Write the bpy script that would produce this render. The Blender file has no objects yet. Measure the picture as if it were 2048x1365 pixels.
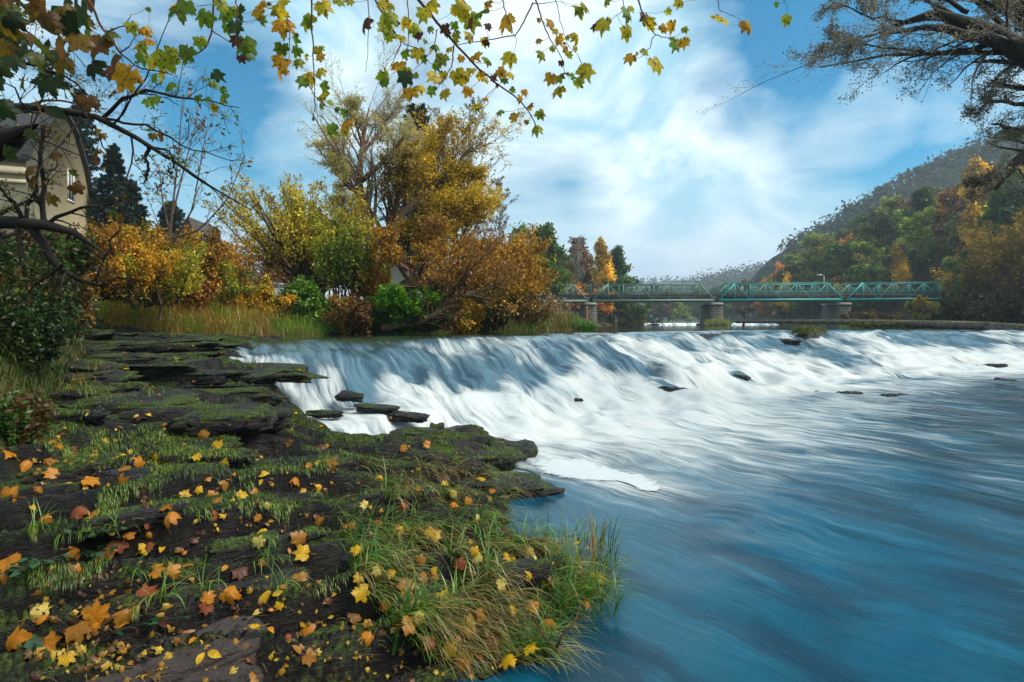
import bpy, math, random
import numpy as np
from mathutils import Vector, Matrix
from mathutils.bvhtree import BVHTree

rng = np.random.default_rng(7)
random.seed(7)
SC = bpy.context.scene
COL = SC.collection
CAMZ = 1.9
F = 1138.0                      # focal length in photo pixels

# ------------------------------------------------------------------ camera
cam_d = bpy.data.cameras.new('camera'); cam = bpy.data.objects.new('camera', cam_d); COL.objects.link(cam)
cam_d.sensor_width = 36; cam_d.lens = 36 * F / 2048
cam_d.shift_y = -34.5 / 2048
cam_d.clip_end = 3000; cam_d.clip_start = 0.05
cam.location = (0, 0, CAMZ); cam.rotation_euler = (math.radians(90), 0, 0)
SC.camera = cam

def P(px, py, d):
    """photo pixel and depth -> world point"""
    return np.array([(px - 1024) / F * d, d, CAMZ + (648 - py) / F * d])

# ------------------------------------------------------------------ render settings
SC.view_settings.view_transform = 'Standard'
SC.view_settings.look = 'None'
SC.view_settings.gamma = 1
SC.view_settings.exposure = 0.52
cy = SC.cycles
cy.max_bounces = 6; cy.diffuse_bounces = 2; cy.glossy_bounces = 3; cy.transmission_bounces = 4
cy.transparent_max_bounces = 6; cy.volume_bounces = 0
cy.caustics_reflective = False; cy.caustics_refractive = False
cy.use_denoising = True
try: cy.denoiser = 'OPENIMAGEDENOISE'
except Exception: pass
cy.sample_clamp_indirect = 4

# ------------------------------------------------------------------ node helpers
class NT:
    def __init__(s, tree): s.t = tree; s.n = tree.nodes; s.l = tree.links
    def new(s, typ, **kw):
        n = s.n.new(typ)
        for k, v in kw.items(): setattr(n, k, v)
        return n
    def put(s, sock, v):
        if isinstance(v, bpy.types.NodeSocket): s.l.new(v, sock)
        else: sock.default_value = v
    def math(s, op, a, b=None, c=None, clamp=False):
        n = s.new('ShaderNodeMath', operation=op, use_clamp=clamp)
        s.put(n.inputs[0], a)
        if b is not None: s.put(n.inputs[1], b)
        if c is not None: s.put(n.inputs[2], c)
        return n.outputs[0]
    def vmath(s, op, a, b=None):
        n = s.new('ShaderNodeVectorMath', operation=op)
        s.put(n.inputs[0], a)
        if b is not None: s.put(n.inputs[1], b)
        return n.outputs['Value'] if op == 'DOT_PRODUCT' else n.outputs[0]
    def mix(s, f, a, b, typ='RGBA', blend='MIX'):
        n = s.new('ShaderNodeMix', data_type=typ)
        if typ == 'RGBA': n.blend_type = blend
        ins = {'RGBA': (0, 6, 7), 'FLOAT': (0, 2, 3)}[typ]
        s.put(n.inputs[ins[0]], f); s.put(n.inputs[ins[1]], a); s.put(n.inputs[ins[2]], b)
        return n.outputs[2 if typ == 'RGBA' else 0]
    def noise(s, vec=None, scale=5., detail=4., rough=.55, dist=0.):
        n = s.new('ShaderNodeTexNoise')
        if vec is not None: s.l.new(vec, n.inputs['Vector'])
        n.inputs['Scale'].default_value = scale; n.inputs['Detail'].default_value = detail
        n.inputs['Roughness'].default_value = rough; n.inputs['Distortion'].default_value = dist
        return n.outputs[0]
    def ramp(s, f, stops, interp='LINEAR'):
        n = s.new('ShaderNodeValToRGB'); s.l.new(f, n.inputs[0]); cr = n.color_ramp; cr.interpolation = interp
        while len(cr.elements) < len(stops): cr.elements.new(0.5)
        for e, (p, c) in zip(cr.elements, stops):
            e.position = p; e.color = c if len(c) == 4 else (*c, 1)
        return n.outputs[0]
    def mrange(s, v, a, b, c=0., d=1., smooth=True):
        n = s.new('ShaderNodeMapRange'); n.interpolation_type = 'SMOOTHSTEP' if smooth else 'LINEAR'
        s.put(n.inputs[0], v)
        for i, q in enumerate((a, b, c, d)): s.put(n.inputs[i + 1], q)
        return n.outputs[0]
    def mapping(s, vec, scale=(1, 1, 1), rot=(0, 0, 0), loc=(0, 0, 0)):
        n = s.new('ShaderNodeMapping'); s.l.new(vec, n.inputs[0])
        n.inputs['Scale'].default_value = scale; n.inputs['Rotation'].default_value = rot; n.inputs['Location'].default_value = loc
        return n.outputs[0]

def c3(*c): return (*c, 1.0)

# ------------------------------------------------------------------ world sky + sun
SUN_EL, SUN_AZ = math.radians(50), math.radians(102)     # azimuth from +Y towards +X
world = bpy.data.worlds.new('World'); SC.world = world; world.use_nodes = True
w = NT(world.node_tree); w.n.clear()
out = w.new('ShaderNodeOutputWorld'); bg = w.new('ShaderNodeBackground'); bg.inputs[1].default_value = 0.1
w.l.new(bg.outputs[0], out.inputs[0])
sky = w.new('ShaderNodeTexSky', sky_type='NISHITA'); sky.sun_disc = False
sky.sun_elevation = SUN_EL; sky.sun_rotation = SUN_AZ; sky.air_density = 1.2; sky.dust_density = 0.3; sky.ozone_density = 2.0
tc = w.new('ShaderNodeTexCoord').outputs['Generated']
warp = w.new('ShaderNodeTexNoise'); w.l.new(tc, warp.inputs['Vector']); warp.inputs['Scale'].default_value = 4.; warp.inputs['Detail'].default_value = 5.
wv = w.vmath('SUBTRACT', warp.outputs[1], (0.5, 0.5, 0.5))
sc_ = w.new('ShaderNodeVectorMath', operation='SCALE'); w.l.new(wv, sc_.inputs[0]); sc_.inputs[3].default_value = 0.30
dirv = w.vmath('NORMALIZE', w.vmath('ADD', tc, sc_.outputs[0]))
def blob(px, py, r_in, r_out, amt):
    d = Vector(((px - 1024) / F, 1, (648 - py) / F)).normalized()
    dt = w.vmath('DOT_PRODUCT', dirv, tuple(d))
    return w.math('MULTIPLY', w.mrange(dt, math.cos(math.radians(r_out)), math.cos(math.radians(r_in))), amt)
blue = None
for b in [(290, 80, 0, 13, .42), (420, 260, 0, 13, .45), (580, 325, 0, 11, .42), (1880, 220, 0, 17, .95), (1700, 130, 0, 13, .25), (1640, 350, 0, 10, .2),
          (1350, 190, 0, 20, .30), (1000, 170, 0, 14, .22), (1450, 350, 0, 14, .2), (420, -500, 5, 26, .3), (1700, -600, 5, 30, .3)]:
    v = blob(*b); blue = v if blue is None else w.math('ADD', blue, v)
n1 = w.noise(w.mapping(tc, scale=(1, 1, 2.2)), scale=3.2, detail=6, rough=.55, dist=.4)
blue = w.math('MULTIPLY_ADD', w.math('SUBTRACT', n1, .45), 2.6, blue)
for b in [(1735, 250, 0, 6, -.40), (1650, 285, 0, 8, -.45), (1540, 340, 0, 10, -.4), (1400, 400, 0, 10, -.3), (1990, 20, 0, 12, -.5), (1980, 330, 0, 9, -.3), (640, 190, 0, 8, -.3), (150, 150, 0, 9, -.3), (1260, 325, 1, 9, -.4), (1000, 310, 1, 7, -.4), (1200, 20, 3, 14, -.5), (1500, 440, 2, 14, -.25)]:
    blue = w.math('ADD', blue, blob(*b))
sep = w.new('ShaderNodeSeparateXYZ'); w.l.new(tc, sep.inputs[0])
z = sep.outputs[2]
blue = w.math('MULTIPLY', w.math('MINIMUM', w.math('MAXIMUM', blue, 0.), 1.), w.mrange(z, .06, .24))
skyc = w.mix(1., sky.outputs[0], c3(.03, .68, .88), blend='MULTIPLY')
cloud = w.mix(w.mrange(w.noise(w.mapping(tc, scale=(1, 1, 2)), scale=3.4, detail=6, dist=.6), .36, .60), c3(3.1, 5.6, 6.9), c3(7.2, 8.4, 8.7))
cloud = w.mix(w.mrange(z, .0, .22), c3(4.6, 5.7, 7.0), cloud)
w.l.new(w.mix(blue, cloud, skyc), bg.inputs[0])

sun_d = bpy.data.lights.new('sun', 'SUN'); sun = bpy.data.objects.new('sun', sun_d); COL.objects.link(sun)
sun_d.energy = 3.6; sun_d.angle = math.radians(30); sun_d.color = (1, .93, .82)
sdir = Vector((math.sin(SUN_AZ) * math.cos(SUN_EL), math.cos(SUN_AZ) * math.cos(SUN_EL), math.sin(SUN_EL)))
sun.rotation_euler = (-sdir).to_track_quat('-Z', 'Y').to_euler()

# ------------------------------------------------------------------ object helpers
def tag(o, label=None, cat=None, group=None, kind=None):
    if label: o['label'] = label
    if cat: o['category'] = cat
    if group: o['group'] = group
    if kind: o['kind'] = kind
    return o

def empty(name, loc, label, cat, group=None):
    o = bpy.data.objects.new(name, None); COL.objects.link(o); o.location = tuple(map(float, loc)); o.empty_display_size = .2
    return tag(o, label, cat, group)

def mesh_obj(name, V, Fq, mat, parent=None, col=None, uv=None, smooth=True, attrs=None):
    """V (n,3); Fq list of (m,k) int arrays or python face lists"""
    me = bpy.data.meshes.new(name)
    V = np.asarray(V, dtype=np.float32)
    if parent is not None and parent.type == 'EMPTY':
        V = V - np.array(parent.location, dtype=np.float32)
    me.vertices.add(len(V)); me.vertices.foreach_set('co', V.ravel())
    if isinstance(Fq, np.ndarray): Fq = [Fq]
    loops = np.concatenate([f.ravel() for f in Fq]).astype(np.int32)
    sizes = np.concatenate([np.full(len(f), f.shape[1]) for f in Fq]).astype(np.int32)
    starts = np.concatenate([[0], np.cumsum(sizes)[:-1]]).astype(np.int32)
    me.loops.add(len(loops)); me.loops.foreach_set('vertex_index', loops)
    me.polygons.add(len(sizes)); me.polygons.foreach_set('loop_start', starts)
    me.polygons.foreach_set('loop_total', sizes)
    if smooth: me.polygons.foreach_set('use_smooth', np.ones(len(sizes), dtype=bool))
    if col is not None:
        a = me.color_attributes.new('Col', 'FLOAT_COLOR', 'POINT')
        c = np.ones((len(V), 4), dtype=np.float32); c[:, :3] = col; a.data.foreach_set('color', c.ravel())
    if attrs:
        for k, v in attrs.items():
            a = me.attributes.new(k, 'FLOAT', 'POINT'); a.data.foreach_set('value', np.asarray(v, dtype=np.float32))
    if uv is not None:
        a = me.attributes.new('flow', 'FLOAT_VECTOR', 'POINT')
        u = np.zeros((len(V), 3), dtype=np.float32); u[:, :2] = uv; a.data.foreach_set('vector', u.ravel())
    me.update(calc_edges=True); me.validate()
    if mat: me.materials.append(mat)
    o = bpy.data.objects.new(name, me); COL.objects.link(o)
    if parent is not None: o.parent = parent
    return o

def copy_tree(root, loc, rz=0., sc=(1, 1, 1), label=None):
    c = root.copy(); COL.objects.link(c); c.location = tuple(map(float, loc)); c.rotation_euler = (0, 0, rz); c.scale = sc
    if label: c['label'] = label
    for ch in list(root.children):
        k = ch.copy(); COL.objects.link(k); k.parent = c
        for g in list(ch.children):
            q = g.copy(); COL.objects.link(q); q.parent = k
    return c

class Acc:
    """collects geometry for ONE mesh"""
    def __init__(s): s.V = []; s.F = {}; s.C = []; s.n = 0
    def add(s, V, Fc, col=None):
        V = np.asarray(V, float).reshape(-1, 3)
        fs = Fc if isinstance(Fc, list) else [Fc]
        for f in fs:
            f = np.asarray(f, int)
            if len(f): s.F.setdefault(f.shape[1], []).append(f + s.n)
        s.V.append(V); s.n += len(V)
        c = np.ones((len(V), 3)) if col is None else np.broadcast_to(np.asarray(col, float), (len(V), 3))
        s.C.append(c)
    def box(s, c, h, rz=0., col=None, R=None):
        c = np.asarray(c, float); h = np.asarray(h, float)
        v = np.array([[x, y, z] for x in (-1, 1) for y in (-1, 1) for z in (-1, 1)], float) * h
        if R is None: R = rotz(rz)
        s.add(v @ R.T + c, np.array([[0, 1, 3, 2], [4, 6, 7, 5], [0, 4, 5, 1], [2, 3, 7, 6], [0, 2, 6, 4], [1, 5, 7, 3]]), col)
    def bar(s, a, b, w_, d_=None, col=None):
        """rectangular bar from a to b"""
        a = np.asarray(a, float); b = np.asarray(b, float); d_ = d_ or w_
        t = b - a; L = np.linalg.norm(t); t /= L
        up = np.array([0, 0, 1.]) if abs(t[2]) < .95 else np.array([0, 1., 0])
        u = np.cross(t, up); u /= np.linalg.norm(u); v = np.cross(u, t)
        R = np.stack([t, u, v], 1)
        s.box((a + b) / 2, (L / 2, w_ / 2, d_ / 2), col=col, R=R)
    def tube(s, pts, rad, sides=8, col=None, cap=True):
        pts = np.asarray(pts, float)[None]; rad = np.broadcast_to(np.asarray(rad, float), (pts.shape[1],))[None]
        V, Fq = tubes(pts, rad, sides); s.add(V, Fq, col)
        if cap:
            n = pts.shape[1]; b = s.n - n * sides
            s.F.setdefault(sides, []).append(np.array([list(range(b, b + sides))[::-1], list(range(b + (n - 1) * sides, b + n * sides))]))
    def build(s, name, mat, parent=None, smooth=True, **k):
        V = np.concatenate(s.V); C = np.concatenate(s.C)
        return mesh_obj(name, V, [np.concatenate(f) for f in s.F.values()], mat, parent, col=C, smooth=smooth, **k)

def rotz(a):
    c, s = math.cos(a), math.sin(a); return np.array([[c, -s, 0], [s, c, 0], [0, 0, 1.]])

def norm(v): return v / np.maximum(np.linalg.norm(v, axis=-1, keepdims=True), 1e-9)

def tubes(Pn, Rn, sides=4):
    """Pn (B,n,3) Rn (B,n) -> verts, quads"""
    B, n, _ = Pn.shape
    T = np.zeros_like(Pn); T[:, 1:-1] = Pn[:, 2:] - Pn[:, :-2]; T[:, 0] = Pn[:, 1] - Pn[:, 0]; T[:, -1] = Pn[:, -1] - Pn[:, -2]
    T = norm(T)
    ref = np.where(np.abs(T[:, :1, 2:3]) > .9, np.array([1., 0, 0]), np.array([0, 0, 1.]))
    U = norm(np.cross(T, np.broadcast_to(ref, T.shape))); W = np.cross(T, U)
    a = np.arange(sides) * 2 * math.pi / sides
    ring = Pn[:, :, None] + Rn[:, :, None, None] * (np.cos(a)[None, None, :, None] * U[:, :, None] + np.sin(a)[None, None, :, None] * W[:, :, None])
    V = ring.reshape(-1, 3)
    b = (np.arange(B) * n * sides)[:, None, None]; r = (np.arange(n - 1) * sides)[None, :, None]; k = np.arange(sides)[None, None]; k2 = (k + 1) % sides
    i0 = b + r + k; i1 = b + r + k2; i2 = i1 + sides; i3 = i0 + sides
    return V, np.stack([i0, i1, i2, i3], -1).reshape(-1, 4)

def grow(Pp, Rp, k, u=(.2, 1.), lr=.5, ang=(30, 60), up=0., wig=.12, rr=.6, n=5, trop=0., minr=.004, lend=.55, tip=.25):
    B, m, _ = Pp.shape
    idx = np.repeat(np.arange(B), k); N = len(idx)
    uu = u[0] + (u[1] - u[0]) * (np.tile(np.arange(k), B) + rng.random(N)) / k
    f = uu * (m - 1); i = np.minimum(f.astype(int), m - 2); fr = (f - i)[:, None]
    a = Pp[idx, i]; b = Pp[idx, i + 1]; p0 = a + (b - a) * fr
    T = norm(b - a); L = np.linalg.norm(np.diff(Pp, axis=1), axis=2).sum(1)[idx]
    r0 = Rp[idx, i] * (1 - fr[:, 0]) + Rp[idx, i + 1] * fr[:, 0]
    q = rng.normal(size=(N, 3)); q = norm(q - (q * T).sum(1, keepdims=True) * T)
    A = np.radians(ang[0] + (ang[1] - ang[0]) * rng.random(N))[:, None]
    d = norm(np.cos(A) * T + np.sin(A) * q + np.array([0, 0, up]))
    ln = L * lr * (1 - lend * uu) * rng.uniform(.65, 1.25, N)
    out = np.zeros((N, n, 3)); out[:, 0] = p0
    st = (ln / (n - 1))[:, None]
    for j in range(1, n):
        d = norm(d + wig * rng.normal(size=(N, 3)) + np.array([0, 0, trop]))
        out[:, j] = out[:, j - 1] + d * st
    R = np.maximum(r0 * rr, minr)[:, None] * np.linspace(1, tip, n)[None]
    return out, np.maximum(R, minr * .6)

def pts_along(Pb, k, u0=.2):
    B, m, _ = Pb.shape
    idx = np.repeat(np.arange(B), k); f = (u0 + (1 - u0) * rng.random(len(idx))) * (m - 1)
    i = np.minimum(f.astype(int), m - 2); fr = (f - i)[:, None]
    return Pb[idx, i] + (Pb[idx, i + 1] - Pb[idx, i]) * fr

def rand_rot(N, flat=0.):
    """random rotations; flat 0..1 pulls leaf normals upwards"""
    nrm = rng.normal(size=(N, 3)); nrm[:, 2] = np.abs(nrm[:, 2]) + flat * 3; nrm = norm(nrm)
    t = rng.normal(size=(N, 3)); t = norm(t - (t * nrm).sum(1, keepdims=True) * nrm)
    return np.stack([t, np.cross(nrm, t), nrm], 2)      # columns x,y,normal

DIAMOND = (np.array([[-1, 0, 0], [0, -.45, .12], [1, 0, 0], [0, .45, .12]], float), [np.array([[0, 1, 2, 3]])])
TRI = (np.array([[-.8, -.5, 0], [.9, 0, 0], [-.6, .6, 0]], float), [np.array([[0, 1, 2]])])

def stamp(acc, tmpl, pos, R, size, col):
    Vt, Ft = tmpl; N = len(pos); nv = len(Vt)
    size = np.broadcast_to(np.asarray(size, float), (N,))
    V = np.einsum('nij,vj->nvi', R, Vt) * size[:, None, None] + pos[:, None]
    fs = [(f[None] + (np.arange(N) * nv)[:, None, None]).reshape(-1, f.shape[1]) for f in Ft]
    acc.add(V.reshape(-1, 3), fs, np.repeat(np.broadcast_to(col, (N, 3)), nv, 0))

def palette(N, cols, w_=None, pos=None, jit=.25, clump=0.):
    cols = np.array(cols, float); K = len(cols)
    if pos is not None and clump > 0:
        v = vn3(pos * clump); v = (v - v.min()) / max(np.ptp(v), 1e-6)
        v = np.clip(v + rng.normal(0, .18, N), 0, .999); w_ = np.ones(K) / K if w_ is None else np.array(w_) / sum(w_)
        i = np.searchsorted(np.cumsum(w_), np.argsort(np.argsort(v)) / N); i = np.minimum(i, K - 1)
    else:
        i = rng.choice(K, N, p=None if w_ is None else np.array(w_) / sum(w_))
    return cols[i] * (1 + jit * rng.uniform(-1, 1, (N, 1))) * (1 + .08 * rng.uniform(-1, 1, (N, 3)))

_tab = np.random.default_rng(3).random((64, 64, 64))
def vn3(p):
    p = np.asarray(p, float); i = np.floor(p).astype(int); f = p - i; f = f * f * (3 - 2 * f); r = 0
    for dx in (0, 1):
        for dy in (0, 1):
            for dz in (0, 1):
                wt = (f[..., 0] if dx else 1 - f[..., 0]) * (f[..., 1] if dy else 1 - f[..., 1]) * (f[..., 2] if dz else 1 - f[..., 2])
                r = r + wt * _tab[(i[..., 0] + dx) % 64, (i[..., 1] + dy) % 64, (i[..., 2] + dz) % 64]
    return r
def fbm(x, y, z=0., o=4, g=.5):
    r = 0; a = 1; t = 0; x = np.asarray(x, float); y = np.asarray(y, float)
    for k in range(o):
        r = r + a * vn3(np.stack([x * 2**k + 7.3 * k, y * 2**k + 3.1 * k, np.broadcast_to(z + 1.7 * k, x.shape)], -1)); t += a; a *= g
    return r / t
def sstep(x, a, b):
    t = np.clip((x - a) / (b - a), 0, 1); return t * t * (3 - 2 * t)

def grid_faces(ny, nx):
    i = np.arange(ny - 1)[:, None] * nx + np.arange(nx - 1)[None]
    return np.stack([i, i + 1, i + nx + 1, i + nx], -1).reshape(-1, 4)

# ------------------------------------------------------------------ materials
MATS = {}
def mat(name, build):
    if name in MATS: return MATS[name]
    m = bpy.data.materials.new(name); m.use_nodes = True; t = NT(m.node_tree); t.n.clear()
    o = t.new('ShaderNodeOutputMaterial'); build(t, o); MATS[name] = m; return m
def pbsdf(t, o, col, rough=.6, spec=.5, bump=None, bstr=.3, bdist=.02, metal=0.):
    b = t.new('ShaderNodeBsdfPrincipled')
    t.put(b.inputs['Base Color'], col); t.put(b.inputs['Roughness'], rough); t.put(b.inputs['Metallic'], metal)
    t.put(b.inputs['Specular IOR Level'], spec)
    if bump is not None:
        n = t.new('ShaderNodeBump'); n.inputs['Strength'].default_value = bstr; n.inputs['Distance'].default_value = bdist
        t.l.new(bump, n.inputs['Height']); t.l.new(n.outputs[0], b.inputs['Normal'])
    t.l.new(b.outputs[0], o.inputs[0]); return b
def attr(t, name='Col'): 
    n = t.new('ShaderNodeAttribute'); n.attribute_name = name; return n

def leaf_mat(name, trans=.45, spots=0., gloss=.06, spotcol=(.07, .03, .01), sscale=60.):
    def bld(t, o):
        c = attr(t).outputs['Color']
        if spots > 0:
            oc = t.new('ShaderNodeTexCoord').outputs['Object']
            n = t.noise(oc, scale=sscale, detail=3, rough=.7)
            c = t.mix(t.math('MULTIPLY', t.mrange(n, .52, .62), spots), c, c3(*spotcol))
        d = t.new('ShaderNodeBsdfDiffuse'); t.l.new(c, d.inputs[0])
        tr = t.new('ShaderNodeBsdfTranslucent'); t.l.new(c, tr.inputs[0])
        m = t.new('ShaderNodeMixShader'); m.inputs[0].default_value = trans
        t.l.new(d.outputs[0], m.inputs[1]); t.l.new(tr.outputs[0], m.inputs[2])
        g = t.new('ShaderNodeBsdfGlossy'); g.inputs['Roughness'].default_value = .4
        m2 = t.new('ShaderNodeMixShader'); m2.inputs[0].default_value = gloss
        t.l.new(m.outputs[0], m2.inputs[1]); t.l.new(g.outputs[0], m2.inputs[2]); t.l.new(m2.outputs[0], o.inputs[0])
    return mat(name, bld)
M_LEAF = leaf_mat('foliage', .35, gloss=.02)
M_BIGLEAF = leaf_mat('spotted_leaf', .6, spots=.9, gloss=.015)
M_FALLEN = leaf_mat('fallen_leaf_surface', .15, spots=.85, gloss=.02, spotcol=(.10, .035, .008), sscale=45.)
M_GRASS = leaf_mat('grass_blade', .3, gloss=.05)

def _bark(col1, col2, scale=14., moss=0.):
    def bld(t, o):
        oc = t.new('ShaderNodeTexCoord').outputs['Object']
        n = t.noise(t.mapping(oc, scale=(1, 1, .35)), scale=scale, detail=6, rough=.65)
        c = t.ramp(n, [(.35, col1), (.65, col2)])
        if moss > 0:
            g = t.new('ShaderNodeNewGeometry').outputs['Normal']
            s = t.new('ShaderNodeSeparateXYZ'); t.l.new(g, s.inputs[0])
            k = t.math('MULTIPLY', t.mrange(s.outputs[2], .1, .8), t.math('MULTIPLY', t.mrange(t.noise(oc, scale=9), .4, .6), moss))
            c = t.mix(k, c, c3(.05, .075, .012))
        pbsdf(t, o, c, .85, .3, n, .7, .02)
    return bld
M_BARK = mat('bark', _bark((.03, .018, .012), (.11, .065, .04), moss=.7))
M_BARK_RED = mat('reddish_bark', _bark((.10, .045, .025), (.26, .13, .075)))
M_BARK_DARK = mat('dark_bark', _bark((.010, .007, .006), (.035, .023, .018), moss=.35))
M_TWIG = mat('twig', _bark((.07, .04, .025), (.17, .10, .06)))
M_BARK_PALE = mat('pale_bark', _bark((.16, .13, .11), (.36, .31, .27)))
M_STALK = mat('leaf_stalk', _bark((.05, .02, .012), (.12, .05, .025)))

# wet dark rock with moss on its upward faces
def _rock(mossamt, c1=(.008, .007, .007), c2=(.050, .043, .038), rough=(.12, .5)):
    def bld(t, o):
        geo = t.new('ShaderNodeNewGeometry'); pos = geo.outputs['Position']
        n = t.noise(pos, scale=5, detail=8, rough=.62); nf = t.noise(pos, scale=38, detail=6, rough=.7)
        st = t.noise(t.mapping(pos, scale=(1.2, 1.2, 9), rot=(.12, .05, 0)), scale=5, detail=5, rough=.6)
        c = t.ramp(t.math('MULTIPLY_ADD', nf, .5, t.math('MULTIPLY', n, .55)), [(.38, c1), (.68, c2)])
        sx = t.new('ShaderNodeSeparateXYZ'); t.l.new(geo.outputs['Normal'], sx.inputs[0])
        mn = t.noise(pos, scale=2.3, detail=5, rough=.65)
        k = t.math('MULTIPLY', t.mrange(sx.outputs[2], .25, .75), t.mrange(mn, .58 - .25 * mossamt, .66 - .2 * mossamt))
        mc = t.mix(t.mrange(nf, .4, .65), c3(.010, .020, .002), c3(.11, .17, .012))
        c = t.mix(k, c, mc)
        r = t.mix(k, t.mrange(n, .35, .7, rough[0], rough[1]), .9, typ='FLOAT')
        bm = t.math('ADD', t.math('MULTIPLY', st, .9), t.math('MULTIPLY', nf, t.math('MULTIPLY_ADD', k, 1.0, .45)))
        pbsdf(t, o, c, r, .4, t.math('ADD', bm, t.math('MULTIPLY', t.noise(t.mapping(pos, scale=(1, 1, 3)), scale=14, detail=4, rough=.8), .8)), 1., .05)
    return bld
M_ROCK = mat('wet_mossy_rock', _rock(.5, (.003, .0026, .0024), (.024, .019, .016)))
M_ROCK_WET = mat('wet_bare_rock', _rock(.12, (.004, .004, .004), (.025, .022, .022), (.12, .42)))
M_ROCK_BROWN = mat('smooth_brown_stone', _rock(.0, (.030, .021, .018), (.075, .055, .048), (.45, .75)))

def _ground(t, o):
    pos = t.new('ShaderNodeNewGeometry').outputs['Position']
    n = t.noise(pos, scale=1.3, detail=8, rough=.65); n2 = t.noise(pos, scale=.25, detail=4)
    c = t.ramp(n, [(.3, (.020, .018, .008)), (.5, (.045, .055, .014)), (.7, (.10, .075, .025))])
    c = t.mix(t.mrange(n2, .45, .6), c, c3(.05, .03, .012))
    pbsdf(t, o, c, .95, .2, n, .8, .1)
M_GROUND = mat('earth_and_leaf_litter', _ground)

def _water(t, o):
    fl = attr(t, 'flow').outputs['Vector']; foam = attr(t, 'foam').outputs['Fac']; lower = attr(t, 'lower').outputs['Fac']
    wn = t.new('ShaderNodeTexNoise'); t.l.new(fl, wn.inputs['Vector']); wn.inputs['Scale'].default_value = .55; wn.inputs['Detail'].default_value = 3
    wv = t.new('ShaderNodeVectorMath', operation='SCALE'); t.l.new(t.vmath('SUBTRACT', wn.outputs[1], (.5, .5, .5)), wv.inputs[0]); wv.inputs[3].default_value = 1.1
    fw = t.vmath('ADD', fl, wv.outputs[0])
    # x = across the flow, y = along it
    s1 = t.noise(t.mapping(fw, scale=(3.2, .5, 1)), scale=1.6, detail=6, rough=.6)
    s2 = t.noise(t.mapping(fw, scale=(9, .8, 1)), scale=1.8, detail=5, rough=.6)
    s3 = t.noise(t.mapping(fw, scale=(1.2, .45, 1)), scale=1.3, detail=5, rough=.55)
    st = t.math('ADD', t.math('MULTIPLY', s1, .5), t.math('ADD', t.math('MULTIPLY', s2, .3), t.math('MULTIPLY', s3, .25)))   # ~.52 mean
    k = t.math('ADD', foam, t.math('MULTIPLY', t.math('SUBTRACT', st, .53), 2.9))
    k = t.math('MULTIPLY', t.mrange(k, .05, .95), t.mrange(foam, .0, .42))
    deep = t.mix(t.mrange(s3, .38, .62), c3(.002, .028, .050), c3(.003, .064, .108))
    deep = t.mix(t.mrange(s1, .52, .80), deep, c3(.006, .10, .155))
    up = t.mix(t.mrange(s3, .4, .6), c3(.012, .022, .012), c3(.02, .035, .02))
    base = t.mix(lower, up, deep)
    fall = attr(t, 'fall').outputs['Fac']; base = t.mix(t.math('MULTIPLY', fall, .85), base, t.mix(t.mrange(s1, .4, .6), c3(.03, .065, .095), c3(.09, .16, .20)))
    milk = t.mix(t.noise(fw, scale=1.2, detail=3), c3(.36, .42, .46), c3(.62, .60, .54))
    c = t.mix(k, base, milk)
    rg = t.mix(k, t.mix(lower, .06, .16, typ='FLOAT'), .7, typ='FLOAT')
    bm = t.math('ADD', t.math('MULTIPLY', s1, .6), t.math('MULTIPLY', s2, .4))
    b = pbsdf(t, o, c, rg, .27)
    n = t.new('ShaderNodeBump'); t.put(n.inputs['Strength'], t.mix(lower, .06, .24, typ='FLOAT')); n.inputs['Distance'].default_value = .05
    t.l.new(bm, n.inputs['Height']); t.l.new(n.outputs[0], b.inputs['Normal'])
M_WATER = mat('river_water', _water)

def _foam_raft(t, o):
    pos = t.new('ShaderNodeNewGeometry').outputs['Position']; e = attr(t, 'edge').outputs['Fac']
    n = t.noise(pos, scale=9, detail=7, rough=.72); n2 = t.noise(pos, scale=40, detail=4, rough=.7)
    k = t.mrange(t.math('ADD', t.math('MULTIPLY', e, 1.6), t.math('MULTIPLY', t.math('SUBTRACT', n, .5), 3.2)), .05, .95)
    b = pbsdf(t, o, t.mix(n2, c3(.36, .41, .44), c3(.56, .58, .58)), .9, .2, n2, .4, .01)
    tr = t.new('ShaderNodeBsdfTransparent'); m = t.new('ShaderNodeMixShader'); t.l.new(k, m.inputs[0]); t.l.new(tr.outputs[0], m.inputs[1]); t.l.new(b.outputs[0], m.inputs[2]); t.l.new(m.outputs[0], o.inputs[0])
M_RAFT = mat('foam_raft_surface', _foam_raft)
def _foam(t, o):
    pos = t.new('ShaderNodeNewGeometry').outputs['Position']
    n = t.noise(pos, scale=25, detail=6, rough=.7)
    pbsdf(t, o, t.mix(n, c3(.62, .68, .72), c3(.85, .86, .86)), .9, .2, n, .3, .01)
M_FOAM = mat('white_foam', _foam)

def simple(name, c, rough=.6, metal=0., var=.25, scale=8., spec=.4):
    def bld(t, o):
        oc = t.new('ShaderNodeTexCoord').outputs['Object']
        n = t.noise(oc, scale=scale, detail=5, rough=.65)
        cc = t.mix(n, c3(*[q * (1 - var) for q in c]), c3(*[min(1, q * (1 + var)) for q in c]))
        pbsdf(t, o, cc, rough, spec, n, .15, .01, metal)
    return mat(name, bld)

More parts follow.
